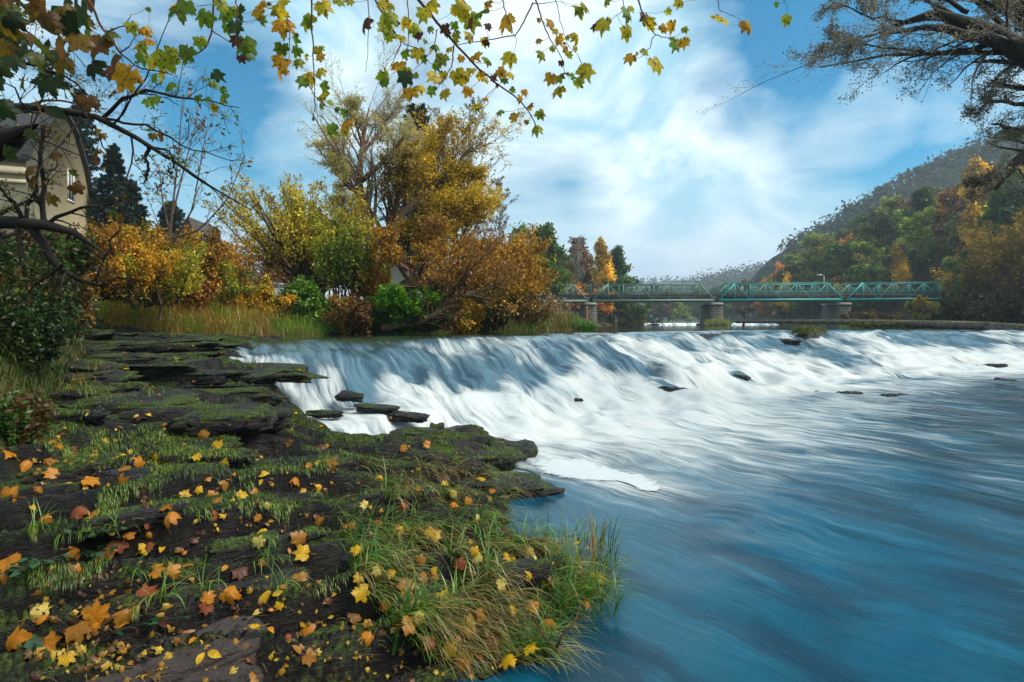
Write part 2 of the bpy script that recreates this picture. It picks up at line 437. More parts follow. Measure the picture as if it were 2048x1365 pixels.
def _stone(t, o):
    geo = t.new('ShaderNodeNewGeometry'); oc = t.new('ShaderNodeTexCoord').outputs['Object']
    sx = t.new('ShaderNodeSeparateXYZ'); t.l.new(oc, sx.inputs[0])
    cx = t.new('ShaderNodeCombineXYZ'); t.l.new(t.math('ADD', sx.outputs[0], sx.outputs[1]), cx.inputs[0]); t.l.new(sx.outputs[2], cx.inputs[1])
    br = t.new('ShaderNodeTexBrick'); t.l.new(cx.outputs[0], br.inputs['Vector'])
    br.inputs['Scale'].default_value = 1.; br.inputs['Brick Width'].default_value = .8; br.inputs['Row Height'].default_value = .36
    br.inputs['Mortar Size'].default_value = .03; br.inputs['Color1'].default_value = c3(.20, .175, .155); br.inputs['Color2'].default_value = c3(.11, .09, .08)
    br.inputs['Mortar'].default_value = c3(.32, .30, .27)
    n = t.noise(geo.outputs['Position'], scale=3, detail=7, rough=.7)
    c = t.mix(1., br.outputs[0], t.ramp(n, [(.3, (.35, .3, .28)), (.7, (1.3, 1.25, 1.2))]), blend='MULTIPLY')
    pbsdf(t, o, c, .9, .3, t.math('ADD', n, br.outputs[1]), .5, .04)
M_STONE = mat('coursed_stone', _stone)


# ================================================================== SETTING
LB = np.array([(-3.4, -15), (-3.6, 0), (-4.1, 3), (-4.9, 6), (-6.4, 8.6), (-8.2, 10.6), (-8.9, 12.2), (-6.8, 13.6), (-4.9, 16.4), (-2.0, 21.5), (1.5, 25.2), (3.9, 29),
               (4.6, 43), (8.5, 60), (13, 80), (22, 110), (38, 160), (60, 230), (95, 330), (150, 450)], float)
RB = np.array([(12, -15), (12.5, 5), (15.5, 12), (21, 19), (26, 25), (32, 31), (38, 37), (44, 43), (47.5, 50), (49, 62), (54, 80), (54, 100), (58, 130), (68, 165), (90, 220), (130, 300), (190, 430)], float)
RIV = np.concatenate([LB, RB[::-1]])
def seg_dist(x, y, L):
    p = np.stack([x, y], -1); best = np.full(x.shape, 1e9)
    for a, b in zip(L[:-1], L[1:]):
        ab = b - a; t = np.clip(((p - a) @ ab) / (ab @ ab), 0, 1)
        best = np.minimum(best, np.linalg.norm(p - a - t[..., None] * ab, axis=-1))
    return best
def in_poly(x, y, L):
    ins = np.zeros(x.shape, bool); n = len(L)
    for i in range(n):
        a, b = L[i], L[(i + 1) % n]
        c = ((a[1] > y) != (b[1] > y)) & (x < (b[0] - a[0]) * (y - a[1]) / (b[1] - a[1] + 1e-12) + a[0])
        ins ^= c
    return ins
def land(x, y):
    x = np.asarray(x, float); y = np.asarray(y, float)
    dl = seg_dist(x, y, LB); dr = seg_dist(x, y, RB); ins = in_poly(x, y, RIV)
    base = np.clip(.45 + (y - 3) / 7.5 * 1.15, .3, 1.6)
    far = sstep(y, 60, 200)
    near_l = sstep(-x, 4, 5) * (1 - sstep(y, 9, 12))
    hl = base + (1.05 + .9 * near_l) * (1 - np.exp(-dl / (1.6 - .5 * near_l))) + .035 * np.minimum(dl, 60) + far * .12 * np.maximum(dl - 15, 0)
    slope = .56 * sstep(y, 25, 90) + .1
    hr = 1.6 + 1.0 * (1 - np.exp(-dr / 1.5)) + slope * 34 * (1 - np.exp(-np.maximum(dr - 5, 0) / 34)) * 1.25
    h = np.where(dl < dr, hl, hr)
    h = h + .35 * (fbm(x * .5, y * .5) - .5) * np.minimum(np.minimum(dl, dr), 1.5)
    bed = -1.2
    return np.where(ins, np.maximum(base - 1.6 * np.minimum(np.minimum(dl, dr), 1.2), bed - .3), h)

def spaced(a, b, n, c, k):
    """n values from a to b, densest round c"""
    u = np.linspace(np.arcsinh((a - c) / k), np.arcsinh((b - c) / k), n); return c + k * np.sinh(u)
gx = spaced(-420, 900, 330, -2, 6.); gy = spaced(-60, 1500, 330, 14, 9.)
GX, GY = np.meshgrid(gx, gy); GZ = land(GX, GY)
GZ = np.where(GY > 420, np.minimum(GZ, 6 + .0 * GY), GZ)
tag(mesh_obj('ground', np.stack([GX, GY, GZ], -1).reshape(-1, 3), grid_faces(len(gy), len(gx)), M_GROUND), 'brown and green river bank earth', kind='structure')

# ---- the river: one sheet, upstream level 1.6, sliding down the weir to level 0
CR = np.array([(-17, -1.2), (-5.1, 10.7), (-1.55, 14.2), (1.1, 17), (6.5, 22.7), (14.4, 28.5), (30.7, 35), (60, 44), (120, 58), (260, 90)], float)
cl_ = np.concatenate([[0], np.cumsum(np.linalg.norm(np.diff(CR, axis=0), axis=1))]); cl_ -= cl_[1]
def crest(s):
    return np.stack([np.interp(s, cl_, CR[:, 0]), np.interp(s, cl_, CR[:, 1])], -1)
def crest_s(s):
    return sum(crest(s + q) * wq for q, wq in ((-1.6, .15), (-.8, .2), (0, .3), (.8, .2), (1.6, .15)))
FL = np.array([.6, -.8])
def Lw(s): return np.interp(s, [-3, .5, 2.2, 3.6, 8, 12, 20, 30, 44, 70], [5.6, 5.0, 4.3, 3.9, 4.7, 5.0, 5.3, 7, 8.5, 9])
def water_z(s, t):
    L = Lw(s); tw = t + .9 * (fbm(s * .55, t * .25, 3.3) - .5) + .35 * (fbm(s * 1.9, t * .4, 8.) - .5)
    u = tw / L
    g1 = np.interp(u, [-.05, .04, .14, .24, .38, .46, .60, .70, .84, 1.0, 1.08], [1, .97, .88, .83, .60, .545, .345, .30, .09, .01, 0])
    g2 = np.interp(u, [0, .1, .2, .35, .5, .8, .92, 1.05], [1, .93, .86, .68, .28, .25, .06, 0])
    k = sstep(s, 1.2, 3.2); g = g1 * k + g2 * (1 - k)
    on = sstep(u, .0, .2) * (1 - sstep(u, 1.0, 1.3))
    foot = sstep(u, .75, 1.0) * np.exp(-np.maximum(t - L, 0) / 2.8)
    z = 1.6 * g
    z = z + on * ((.5 + .28 * sstep(s, 8, 11) - .28 * sstep(s, 13, 17)) * (fbm(s * .7, t * .65, 1., 3) - .5) + .20 * (fbm(s * 3.0, t * .7, 5., 2) - .5) + .26 * (fbm(s * 1.7, t * 1.8, 51., 2) - .5)) * (.35 + .65 * k)
    z = z + foot * (.42 * (fbm(s * .75, t * .9, 9.) - .5) + .10 * (fbm(s * 2.4, t * 1.2, 4.) - .5)) * (.3 + .7 * k)
    far = sstep(t, L + 0., L + 3)
    z = z + far * (.050 * (fbm(s * .8, t * .7, 6.) - .5) + .030 * (fbm(s * 3, t * 1.1, 2.) - .5)) * (1 - .75 * sstep(t, 9, 15))
    z = np.where(t < -.3, 1.6, z)
    return z - .6 * sstep(-s, .3, 1.6) * sstep(t, -2.6, -1.6) * (t < 6)
def foam_f(s, t):
    L = Lw(s); u = t / L; k = sstep(s, 1.5, 4.5)
    n = fbm(s * .8, t * .5, 12.); n2 = fbm(s * 2.2, t * .45, 15.)
    f = sstep(u, -.02, .2) * (.60 + .34 * sstep(u, .3, .8)) + .9 * (n - .52) + .6 * (n2 - .5) * (1 - sstep(u, 1, 1.2))
    f = f * (.85 + .15 * k) * (1 - .3 * sstep(s, 30, 42))
    dec = np.exp(-np.maximum(t - L, 0) / np.interp(s, [0, 3, 6, 10, 16, 30], [.5, 3.2, 4.2, 3.6, 3.0, 3.2])) 
    f = np.where(t > L, (f + .28 * k) * dec - .10 * (1 - dec), f + .28 * k * sstep(u, .8, 1.))
    return np.clip(f, 0, 1.15) * sstep(u, .0, .1) * (1 - sstep(t, L + 9, L + 13))
ss = np.concatenate([np.linspace(-16, -2, 60), np.arange(-1.93, 30, .075), np.arange(30, 60, .3), np.linspace(60, 200, 40)])
ts = np.concatenate([-np.geomspace(330, .4, 50), np.arange(-.35, 10, .075), np.arange(10, 26, .12), np.linspace(26.2, 80, 60)])
S, T = np.meshgrid(ss, ts)
XY = crest_s(S) + T[..., None] * FL
Wz = water_z(S, T)
_q = (T > 0) & (T < 14) & (S > -6) & (S < 60); _qx = 1024 + XY[..., 0] / XY[..., 1] * F; _qy = 648 - (Wz - CAMZ) / XY[..., 1] * F
def on_water(px, py):
    d = np.hypot(_qx - px, _qy - py) + np.where(_q, 0, 1e6); i = np.unravel_index(np.argmin(d), d.shape)
    return np.array([*XY[i], Wz[i]]), S[i], T[i]
FOAM = foam_f(S, T); FOAM = FOAM + .75 * (fbm(S * 1.7, T * 1.8, 51., 3) - .5) * sstep(T, .1, .8) * (1 - sstep(T, Lw(S), Lw(S) + 2)); FOAM = FOAM + .22 * sstep(T, 8, 11) * (fbm(S * .5, T * .35, 61.) - .55) * (S > 5)
for px, py, a_, b_, amt in [(1110, 690, .7, .5, .6), (1190, 698, .9, .6, .6), (1245, 722, .5, .5, .7), (1290, 744, .5, .5, .8), (1335, 772, .5, .5, .8), (1390, 770, .2, .4, .7), (1478, 750, .35, .3, .8), (1420, 674, 1.5, .5, .7), (1330, 668, 1.3, .5, .6),
        (1565, 690, 1.2, .8, .7), (1700, 718, 2.2, 1.6, .75), (945, 757, .6, .5, .5), (1000, 735, .9, .6, .55), (860, 735, .9, .5, .5), (790, 700, 1.2, .5, .5), (600, 700, .9, .5, .5), (1230, 770, .5, .6, .35), (1080, 760, .5, .5, .35), (1820, 760, 2., .8, .7),
        (1700, 765, 1.3, .6, .6), (1960, 690, 3., 1.2, .65), (1850, 680, 2.5, .9, .5), (1500, 700, .8, .5, .4), (1120, 730, .5, .4, .4), (1400, 720, .5, .4, .4), (1050, 830, .6, .5, .35), (1600, 800, 1.0, .6, .4), (720, 770, .4, .5, .35)]:
    c_, s0, t0 = on_water(px, py); n_ = fbm(S * 2.2, T * .8, 40.); FOAM = FOAM - amt * np.exp(-((S - s0) / a_) ** 2 - ((T - t0) / b_) ** 2) * (.4 + 1.2 * n_)
for px, py, a_, b_, amt in [(1190, 945, .55, .9, .55), (1300, 975, .25, .5, .4)]:
    c_, s0, t0 = on_water(px, py); n_ = fbm(S * 3, T * 1.5, 44.); FOAM = FOAM + amt * np.exp(-((S - s0) / a_) ** 2 - ((T - t0) / b_) ** 2) * (.3 + 1.2 * n_)
FOAM = np.clip(FOAM, 0, 1.15)
tag(mesh_obj('river', np.concatenate([XY, Wz[..., None]], -1).reshape(-1, 3), grid_faces(len(ts), len(ss)), M_WATER, uv=np.stack([S, T], -1).reshape(-1, 2),
             attrs={'foam': FOAM.ravel(), 'fall': (sstep(T, 0., .5) * (1 - sstep(T, Lw(S) - .3, Lw(S) + 1.8))).ravel(), 'lower': sstep(T, .0, 1.6).ravel()}), 'blue river pouring over a stony weir in white veils', kind='structure')

# ---- rock shelf on the left
CP = [(130, 682, 10.6), (300, 680, 10.8), (484, 684, 10.4), (40, 690, 10), (150, 750, 8.5), (350, 750, 8.5), (515, 738, 8.8), (100, 850, 6.2), (350, 850, 6.4), (545, 850, 7.0), (556, 795, 8.2),
       (940, 872, 8.9), (1020, 905, 8.1), (900, 950, 6.6), (700, 920, 6.6), (400, 930, 5.2), (100, 950, 4.6), (1010, 990, 6.1), (800, 1050, 4.7), (500, 1050, 4.2),
      (100, 1080, 3.6), (1170, 1140, 4.25), (900, 1150, 3.9), (600, 1180, 3.5), (200, 1200, 3.1), (1080, 1290, 3.25), (700, 1300, 3.0), (400, 1300, 2.8), (100, 1330, 2.5)]
C3 = np.array([P(*c) for c in CP])
wet = []
for (px, py, zz) in [(1300, 1150, -.6), (1330, 1240, -.6), (1230, 1340, -.6), (1230, 1040, -.6), (1110, 1040, -.3), (1150, 930, -.5), (1120, 870, -.5), (1050, 850, -.4), (950, 830, -.2), (1100, 1365, -.4)]:
    d = CAMZ * F / (py - 648); wet.append((*P(px, py, d)[:2], zz))
wet += [(-1.2, 12.6, .3), (-3.5, 12.6, 1.1), (-4.6, 11.8, 1.4), (-3.6, 10.2, .8), (-2.6, 10.2, .2), (.3, 2.2, -.3), (.9, 1.4, -.6), (.8, 0, -.6), (1.2, -2, -.6), (0, 0, .1), (-.2, -2, .15),
        (-2, 0, .35), (-3.5, 0, .7), (-3.5, -2, .7), (-2, -2, .4), (-4.2, 3, .75), (-9, 9, 2.2), (-9.5, 11.5, 1.9), (-6.5, 5, 1.6), (-6.5, 12.4, 1.4), (2.2, 3, -.9), (2.2, 7, -.9), (1.5, 10, -.9)]
for (px, py, zs, zz) in [(650, 830, .40, -.1), (700, 845, .40, -.12), (760, 848, .35, -.15), (820, 850, .25, -.2), (700, 815, .42, -.1), (620, 822, .42, .1), (790, 828, .3, -.15), (860, 848, .15, -.3), (740, 862, .4, .1), (680, 800, .45, -.1), (900, 850, .1, -.4), (612, 806, .44, .2), (600, 836, .42, .22), (645, 800, .46, .15),
                         (640, 878, .42, .41), (715, 888, .42, .40), (790, 890, .36, .34), (850, 884, .27, .26)]:
    d = (CAMZ - zs) * F / (py - 648); wet.append((*P(px, py, d)[:2], zz))
C3 = np.concatenate([C3, np.array(wet)])
def rbf_fit(p, v):
    r = np.linalg.norm(p[:, None] - p[None], axis=-1); n = len(p)
    A = np.zeros((n + 3, n + 3)); A[:n, :n] = -r + np.eye(n) * -.02 * 0; A[:n, n] = 1; A[:n, n + 1:] = p; A[n, :n] = 1; A[n + 1:, :n] = p.T
    return np.linalg.solve(A, np.concatenate([v, [0, 0, 0]]))
_w = rbf_fit(C3[:, :2], C3[:, 2])
def shelf0(x, y):
    p = np.stack([x, y], -1); z = _w[-3] + p @ _w[-2:]
    for i in range(len(C3)): z = z - _w[i] * np.linalg.norm(p - C3[i, :2], axis=-1)
    return z
def ledge_q(x, y):
    tn = .75 - .68 * sstep(y, 3.2, 6.5)
    return y - x * tn + .55 * (fbm(x * .5, y * .9, 21.) - .5) + .12 * (fbm(x * 2., y * 2.5, 2.) - .5)
def shelf(x, y):
    z = shelf0(x, y)
    for per, amp in ((.62, .27), (.25, .11)):
        q = ledge_q(x + per, y) / per; f = q - np.floor(q)
        z = z + amp * (sstep(f, 0, .13) - f - .42) * sstep(z, -.05, .12) * (.6 + fbm(x * .7, y * .7, 31.))
    z = z + .09 * (fbm(x * 2.2, y * 3.5, 4.) - .5) + .06 * (fbm(x * 6, y * 9, 14.) - .5) + .014 * (fbm(x * 16, y * 20, 24., 2) - .5)
    c = np.abs(fbm(x * 1.3 + 5, y * 1.6, 41., 3) - .5) + np.abs(fbm(x * 3 - y, y * 2., 47., 2) - .5) * .5; z = z - .07 * (1 - sstep(c, .0, .035))
    return z
sx_ = np.arange(-9.6, 2.3, .032); sy_ = np.concatenate([np.arange(-3, 1.5, .12), np.arange(1.5, 7, .026), np.arange(7, 13, .04)])
SX, SY = np.meshgrid(sx_, sy_); SZ = shelf(SX, SY)
mesh_s = mesh_obj('rock_shelf', np.stack([SX, SY, SZ], -1).reshape(-1, 3), grid_faces(len(sy_), len(sx_)), M_ROCK)
tag(mesh_s, 'dark wet stratified rock shelf along the river', kind='structure')

# ---- loose mossy slabs on the shelf, each a thing
def slab_mesh(seed):
    r = np.random.default_rng(seed); nu, nv = 44, 23
    th = np.linspace(0, 2 * math.pi, nu, endpoint=False); ph = np.linspace(-math.pi / 2, math.pi / 2, nv)[1:-1]
    e = .55; sg = lambda a, p: np.sign(a) * np.abs(a) ** p
    TH, PH = np.meshgrid(th, ph)
    X = sg(np.cos(PH), .5) * sg(np.cos(TH), e); Y = sg(np.cos(PH), .5) * sg(np.sin(TH), e); Z = sg(np.sin(PH), .6)
    V = np.stack([X, Y, Z], -1).reshape(-1, 3); V = np.concatenate([V, [[0, 0, -1], [0, 0, 1]]])
    o = r.random(3) * 40
    d = (vn3(V * 1.6 + o) - .5) * .5 + (vn3(V * 4 + o) - .5) * .22 + (vn3(V * 9 + o) - .5) * .2 + (vn3(V * 20 + o) - .5) * .10
    V = V * (1 + d[:, None]); V[:, 2] += .25 * (vn3(V * 1.3 + o + 9) - .5)
    V[:, 0] *= 1 + .3 * V[:, 1] * (r.random() - .5)
    f = grid_faces(nv - 2, nu); m = nv - 2
    i = np.arange(m - 1)[:, None] * nu; k = np.arange(nu)[None]; k2 = (k + 1) % nu
    f = np.stack([i + k, i + k2, i + nu + k2, i + nu + k], -1).reshape(-1, 4)
    k = np.arange(nu); k2 = (k + 1) % nu
    t1 = np.stack([np.full(nu, nu * m), k2, k], -1); t2 = np.stack([np.full(nu, nu * m + 1), (m - 1) * nu + k, (m - 1) * nu + k2], -1)
    return V, [f, np.concatenate([t1, t2])]
ROCKM = []
for i in range(9):
    V, fs = slab_mesh(100 + i); o = mesh_obj('rock', V, fs, M_ROCK); ROCKM.append(o.data); bpy.data.objects.remove(o)
ROCKM_WET = []
for i in range(3):
    V, fs = slab_mesh(200 + i); o = mesh_obj('rock', V, fs, M_ROCK_WET); ROCKM_WET.append(o.data); bpy.data.objects.remove(o)
ROCKS = []
def rock(p, dims, rz, label, group, me=None, tilt=(0, 0)):
    o = bpy.data.objects.new('rock', me or random.choice(ROCKM)); COL.objects.link(o)
    o.location = tuple(map(float, p)); o.scale = dims; o.rotation_euler = (tilt[0], tilt[1], rz)
    tag(o, label, 'rock', group); ROCKS.append(o); return o
def where_px(px, py):
    h = 'far left' if px < 200 else 'left' if px < 450 else 'middle' if px < 750 else 'right end'
    v = 'at the back near the weir crest' if py < 760 else 'halfway down the rock shelf' if py < 930 else 'low on the rock shelf' if py < 1120 else 'in the wet foreground'
    return f'{h}, {v}'
r_ = np.random.default_rng(11); nrk = 0; rowi = 0
ORDR = 'first second third fourth fifth sixth seventh eighth ninth tenth eleventh twelfth thirteenth fourteenth fifteenth sixteenth seventeenth eighteenth nineteenth twentieth twenty-first twenty-second twenty-third twenty-fourth twenty-fifth'.split()
ORD = ['first', 'second', 'third', 'fourth', 'fifth', 'sixth', 'seventh', 'eighth', 'ninth', 'tenth', 'eleventh', 'twelfth']
for py in np.concatenate([np.linspace(688, 880, 14), np.linspace(895, 1290, 11)]):
    d_lo = 10.6 if py < 690 else None
    lo, hi = 95, np.interp(py, [680, 740, 800, 850, 870, 950, 1000, 1100, 1220, 1365], [470, 510, 600, 640, 900, 1010, 1000, 1130, 1100, 900])
    d0 = np.interp(py, [680, 750, 850, 930, 1050, 1200, 1320], [10.7, 8.6, 6.6, 5.4, 4.3, 3.35, 2.8])
    px = lo + r_.uniform(0, 60); kk = 0; rowi += 1
    while px < hi:
        d = d0 * r_.uniform(.97, 1.03); x, y = P(px, py, d)[:2]
        a = d * r_.uniform(.035, .10) * (1.25 if py < 860 else .8); 
        if py > 1000 and r_.random() < .45: px += 120; continue
        if px > 540 and 780 < py < 905: break
        zz = float(shelf(np.array([x]), np.array([y]))[0])
        tn = .75 - .68 * float(sstep(np.array(y), 3.2, 6.5))
        b = a * r_.uniform(.3, .5); c = min(.11, a * r_.uniform(.18, .34))
        rock((x, y, zz + c * .15), (a, b, c), math.atan(tn) + r_.normal(0, .12), f'mossy slab, {ORD[min(kk, 11)]} from the left in the {ORDR[rowi - 1]} ledge row below the crest', 'mossy slabs of the rock shelf', tilt=(r_.normal(0.05, .06), r_.normal(0, .05)))
        px += a / d * F * r_.uniform(1.3, 2.0) + 20; nrk += 1; kk += 1
# rocks that stand out by themselves
for (px, py, d, a, b, c, rz, lab, mk) in [
    (905, 878, 9.0, .62, .30, .17, .45, 'long mossy rock at the tip of the shelf where white water begins', 0),
    (1020, 910, 8.05, .36, .25, .16, .2, 'round mossy boulder at the water edge above the foam patch', 1),
    (985, 905, 8.3, .55, .3, .1, .3, 'flat mossy rock behind the round boulder at the water edge', 2),
    (930, 920, 7.5, .75, .35, .14, .25, 'broad green mossy rock next to the pale foam patch', 3),
    (990, 975, 6.4, .55, .3, .1, .3, 'low mossy rock at the lapping edge nearest the foam patch', 4),
    (700, 794, 9.6, .22, .14, .07, .1, 'small rounded rock in the pool, the one nearest the white fall', -1),
    (752, 817, 9.2, .34, .16, .05, .0, 'flat mossy rock in the pool, middle one of three', -1),
    (815, 834, 9.0, .30, .15, .06, -.1, 'wet dark rock in the pool with leaves on it, nearest the foot of the fall', -1),
    (820, 870, 8.7, .35, .2, .07, .1, 'low wet rock awash in the shallow pool', 8),
    (875, 862, 9.2, .12, .12, .12, .1, 'small upright dark rock splitting a trickle of water', 0),
    (650, 828, 8.6, .25, .10, .05, .1, 'thin wet ledge stone in the calm pool', 2)]:
    p = P(px, py, d); rock(p, (a, b, c), rz, lab, None, me=ROCKM[mk] if mk >= 0 else ROCKM_WET[int(px) % 3], tilt=(.05, .05))
for (px, py, d, a, b, c, rz, lab) in [
    (1180, 683, 17.5, 1.3, .3, .16, .75, 'dark wet rock breaking the crest of the weir near the middle'),
    (1345, 778, 15.3, .65, .3, .2, -.8, 'dark wet rock low in the white fall'),
    (1478, 752, 17.5, .5, .2, .16, -.8, 'smooth rounded dark rock under a thin veil of water'),
    (1420, 672, 24, 1.6, .4, .2, .6, 'dark wet rock along the crest below the bridge pier'),
    (1560, 680, 26, 1.3, .35, .16, -.5, 'dark wet rock beside the mossy one on the crest'),
    (1700, 787, 16.6, .55, .3, .12, 0., 'dark rock in the foaming run at the foot of the weir'),
    (1790, 790, 16.8, .55, .3, .12, .1, 'pair-side dark rock further right in the foot of the weir'),
    (2015, 762, 20, .6, .4, .2, 0, 'dark rock under foam at the far right of the weir'),
    (1990, 730, 24, .8, .4, .12, 0, 'flat dark rock in the white run at far right'),
    (1160, 800, 12.8, .16, .12, .1, 0, 'little dark rock at the foot of the fall')]:
    rock(on_water(px, py)[0] - [0, 0, c * .55], (a * .6, b * .6, c * .8), rz, lab, None, me=ROCKM_WET[random.randrange(3)])
rock(on_water(1618, 676)[0] + [0, 0, .02], (.58, .36, .24), .3, 'rounded rock with long green moss sitting on the crest of the weir', None, me=ROCKM[1])
rock(P(1650, 787, 16.5), (.35, .2, .08), .0, 'small green topped rock in the foaming run', None, me=ROCKM[3])
rock(P(1828, 794, 16.5), (.35, .16, .06), .0, 'low green topped rock, rightmost in the foaming run', None, me=ROCKM[5])
rock(P(330, 1345, 2.62), (.42, .2, .10), .75, 'smooth brown stone slab at the bottom edge on the left', None, me=None); ROCKS[-1].data = ROCKS[-1].data.copy(); ROCKS[-1].data.materials[0] = M_ROCK_BROWN
rock(P(430, 1362, 2.6), (.20, .13, .07), .2, 'rounded grey brown stone at the very bottom of the photo', None, me=None); ROCKS[-1].data = ROCKS[-1].data.copy(); ROCKS[-1].data.materials[0] = M_ROCK_BROWN

# a ray caster over shelf + slabs (for moss, leaves and grass)
bpy.context.view_layer.update()
_V = [np.stack([SX, SY, SZ], -1).reshape(-1, 3)]; _T = [grid_faces(len(sy_), len(sx_)).tolist()]; off = len(_V[0]); polys = _T[0]; 
for o in ROCKS:
    me = o.data; v = np.zeros(len(me.vertices) * 3); me.vertices.foreach_get('co', v); v = v.reshape(-1, 3)
    Mx = np.array(o.matrix_world); _V.append(v @ Mx[:3, :3].T + Mx[:3, 3]); polys = polys + [[i + off for i in p.vertices] for p in me.polygons]; off += len(v)
BVH = BVHTree.FromPolygons(np.concatenate(_V).tolist(), polys)
CAMV = Vector((0, 0, CAMZ))
def hit_px(px, py):
    d = Vector(((px - 1024) / F, 1, (648 - py) / F)).normalized()
    r = BVH.ray_cast(CAMV, d)
    return (np.array(r[0]), np.array(r[1])) if r[0] is not None else None
def down(x, y, z=5.):
    r = BVH.ray_cast(Vector((x, y, z)), Vector((0, 0, -1)))
    return (np.array(r[0]), np.array(r[1])) if r[0] is not None else None

# ---- foam patch floating on the lower pool
_sub = (T > 3) & (T < 13) & (S > -2) & (S < 12); _sxy = XY[_sub]; _sz = Wz[_sub]
def pool_z(q): return np.array([_sz[np.argmin(((_sxy - p_) ** 2).sum(1))] for p_ in q])
def foam_patch(pix, name, label, th=.02):
    pts = np.array([P(a, b, CAMZ * F / (b - 648)) for a, b in pix])[:, :2]; n = 120
    # closed smooth outline
    t = np.linspace(0, len(pts), n, endpoint=False); i = t.astype(int); f = (t - i)[:, None]
    p0, p1, p2, p3 = (pts[(i + k) % len(pts)] for k in (-1, 0, 1, 2))
    c = .5 * (2 * p1 + (p2 - p0) * f + (2 * p0 - 5 * p1 + 4 * p2 - p3) * f**2 + (3 * p1 - p0 - 3 * p2 + p3) * f**3)
    m = c.mean(0); c = m + (c - m) * (1 + .20 * (fbm(c[:, 0] * 5, c[:, 1] * 5)[:, None] - .5))
    th = th * .35; rings = [1.12, 1.04, .95, .85, .6, .3]; hs = [.2, .3, .6, .8, 1, 1]
    V = []; 
    for r, h in zip(rings, hs):
        q = m + (c - m) * r; V.append(np.concatenate([q, (pool_z(q) + .006 + th * h + (.012 * (fbm(q[:, 0] * 9, q[:, 1] * 9) - .5) if h > .5 else 0) * np.ones(n))[:, None]], 1))
    V = np.concatenate(V + [np.array([[*m, pool_z([m])[0] + .006 + th]])]); R = len(rings)
    k = np.arange(n); k2 = (k + 1) % n; Fq = np.concatenate([np.stack([r * n + k, r * n + k2, (r + 1) * n + k2, (r + 1) * n + k], -1) for r in range(R - 1)])
    Ft = np.stack([(R - 1) * n + k, (R - 1) * n + k2, np.full(n, R * n)], -1)
    ed = np.concatenate([np.full(n, v) for v in (0, .05, .2, .5, .8, 1)] + [[1.]])
    return tag(mesh_obj(name, V, [Fq, Ft], M_RAFT, attrs={'edge': ed}), label, 'foam')
foam_patch([(1062, 925), (1120, 916), (1180, 918), (1250, 940), (1300, 950), (1322, 972), (1300, 985), (1260, 965), (1180, 962), (1110, 952), (1075, 940)], 'foam_raft', 'large white raft of foam floating on the blue pool beside the mossy rocks')
foam_patch([(1265, 968), (1310, 970), (1322, 978), (1300, 984), (1272, 978)], 'foam_raft', 'ragged white tail of foam just below the large raft', .02)
for (a, b, ww, lab) in []:
    foam_patch([(a - ww, b), (a, b - 4), (a + ww, b + 1), (a + 2, b + 4)], 'foam_raft', lab, .012)

# ---- hills
def hill(name, prof, d, depth, matr, label, nx=160, ny=40, rough=.04):
    prof = np.array(prof, float); X0 = (prof[:, 0] - 1024) / F * d; Z0 = CAMZ + (648 - prof[:, 1]) / F * d
    x = np.linspace(X0[0], X0[-1], nx); y = np.linspace(d - depth, d + depth * 1.5, ny); XX, YY = np.meshgrid(x, y)
    top = np.interp(XX, X0, Z0); v = np.where(YY < d, (YY - d + depth) / depth, 1 - (YY - d) / (depth * 1.5)); v = np.clip(v, 0, 1)
    ZZ = top * v ** .75 + rough * top.max() * (fbm(XX / depth * 6, YY / depth * 6) - .5) * v ** .3 * 1.2 - 3 * (1 - v)
    return tag(mesh_obj(name, np.stack([XX, YY, ZZ], -1).reshape(-1, 3), grid_faces(ny, nx), matr), label, kind='structure'), (X0, Z0)
def _hillm(rock):
    def bld(t, o):
        geo = t.new('ShaderNodeNewGeometry'); pos = geo.outputs['Position']
        n = t.noise(pos, scale=.12, detail=8, rough=.7); n2 = t.noise(t.mapping(pos, scale=(1, 1, .4)), scale=.35, detail=8, rough=.7)
        c = t.ramp(n2, [(.35, (.012, .022, .012)), (.5, (.03, .045, .018)), (.7, (.07, .065, .03))])
        if rock: c = t.mix(t.mrange(n, .5, .58), c, t.ramp(n2, [(.3, (.05, .05, .05)), (.7, (.16, .15, .14))]))
        pbsdf(t, o, c, .95, .1, n2, 1., 2.)
    return bld
M_HILLR = mat('rocky_scrub', _hillm(True)); M_HILLF = mat('far_woodland', _hillm(False))
RIDGE = [(1500, 640), (1545, 600), (1562, 545), (1568, 500), (1600, 480), (1650, 450), (1700, 421), (1750, 394), (1800, 366), (1850, 343), (1900, 320), (1950, 298), (2048, 270), (2200, 238), (2600, 210)]
ridge, _rp = hill('hill', RIDGE, 240, 75, M_HILLR, 'steep rocky ridge rising behind the wooded right bank', nx=240, ny=70, rough=.05)
FARR = [(1250, 600), (1330, 580), (1380, 565), (1420, 555), (1480, 543), (1545, 532), (1700, 505), (1900, 470), (2300, 430)]
hill('hill', FARR, 620, 170, M_HILLF, 'hazy wooded hill far upstream on the right')
FARM = [(900, 600), (1050, 560), (1150, 575), (1240, 568), (1330, 562), (1440, 560), (1600, 555), (1900, 540)]
hill('hill', FARM, 1000, 200, M_HILLF, 'faint long hill on the horizon')
LEFTH = [(300, 560), (600, 540), (850, 545), (1000, 520), (1050, 502), (1095, 512), (1130, 540), (1180, 585), (1260, 630)]
hill('hill', LEFTH, 260, 70, M_HILLF, 'low wooded hill behind the left bank trees')


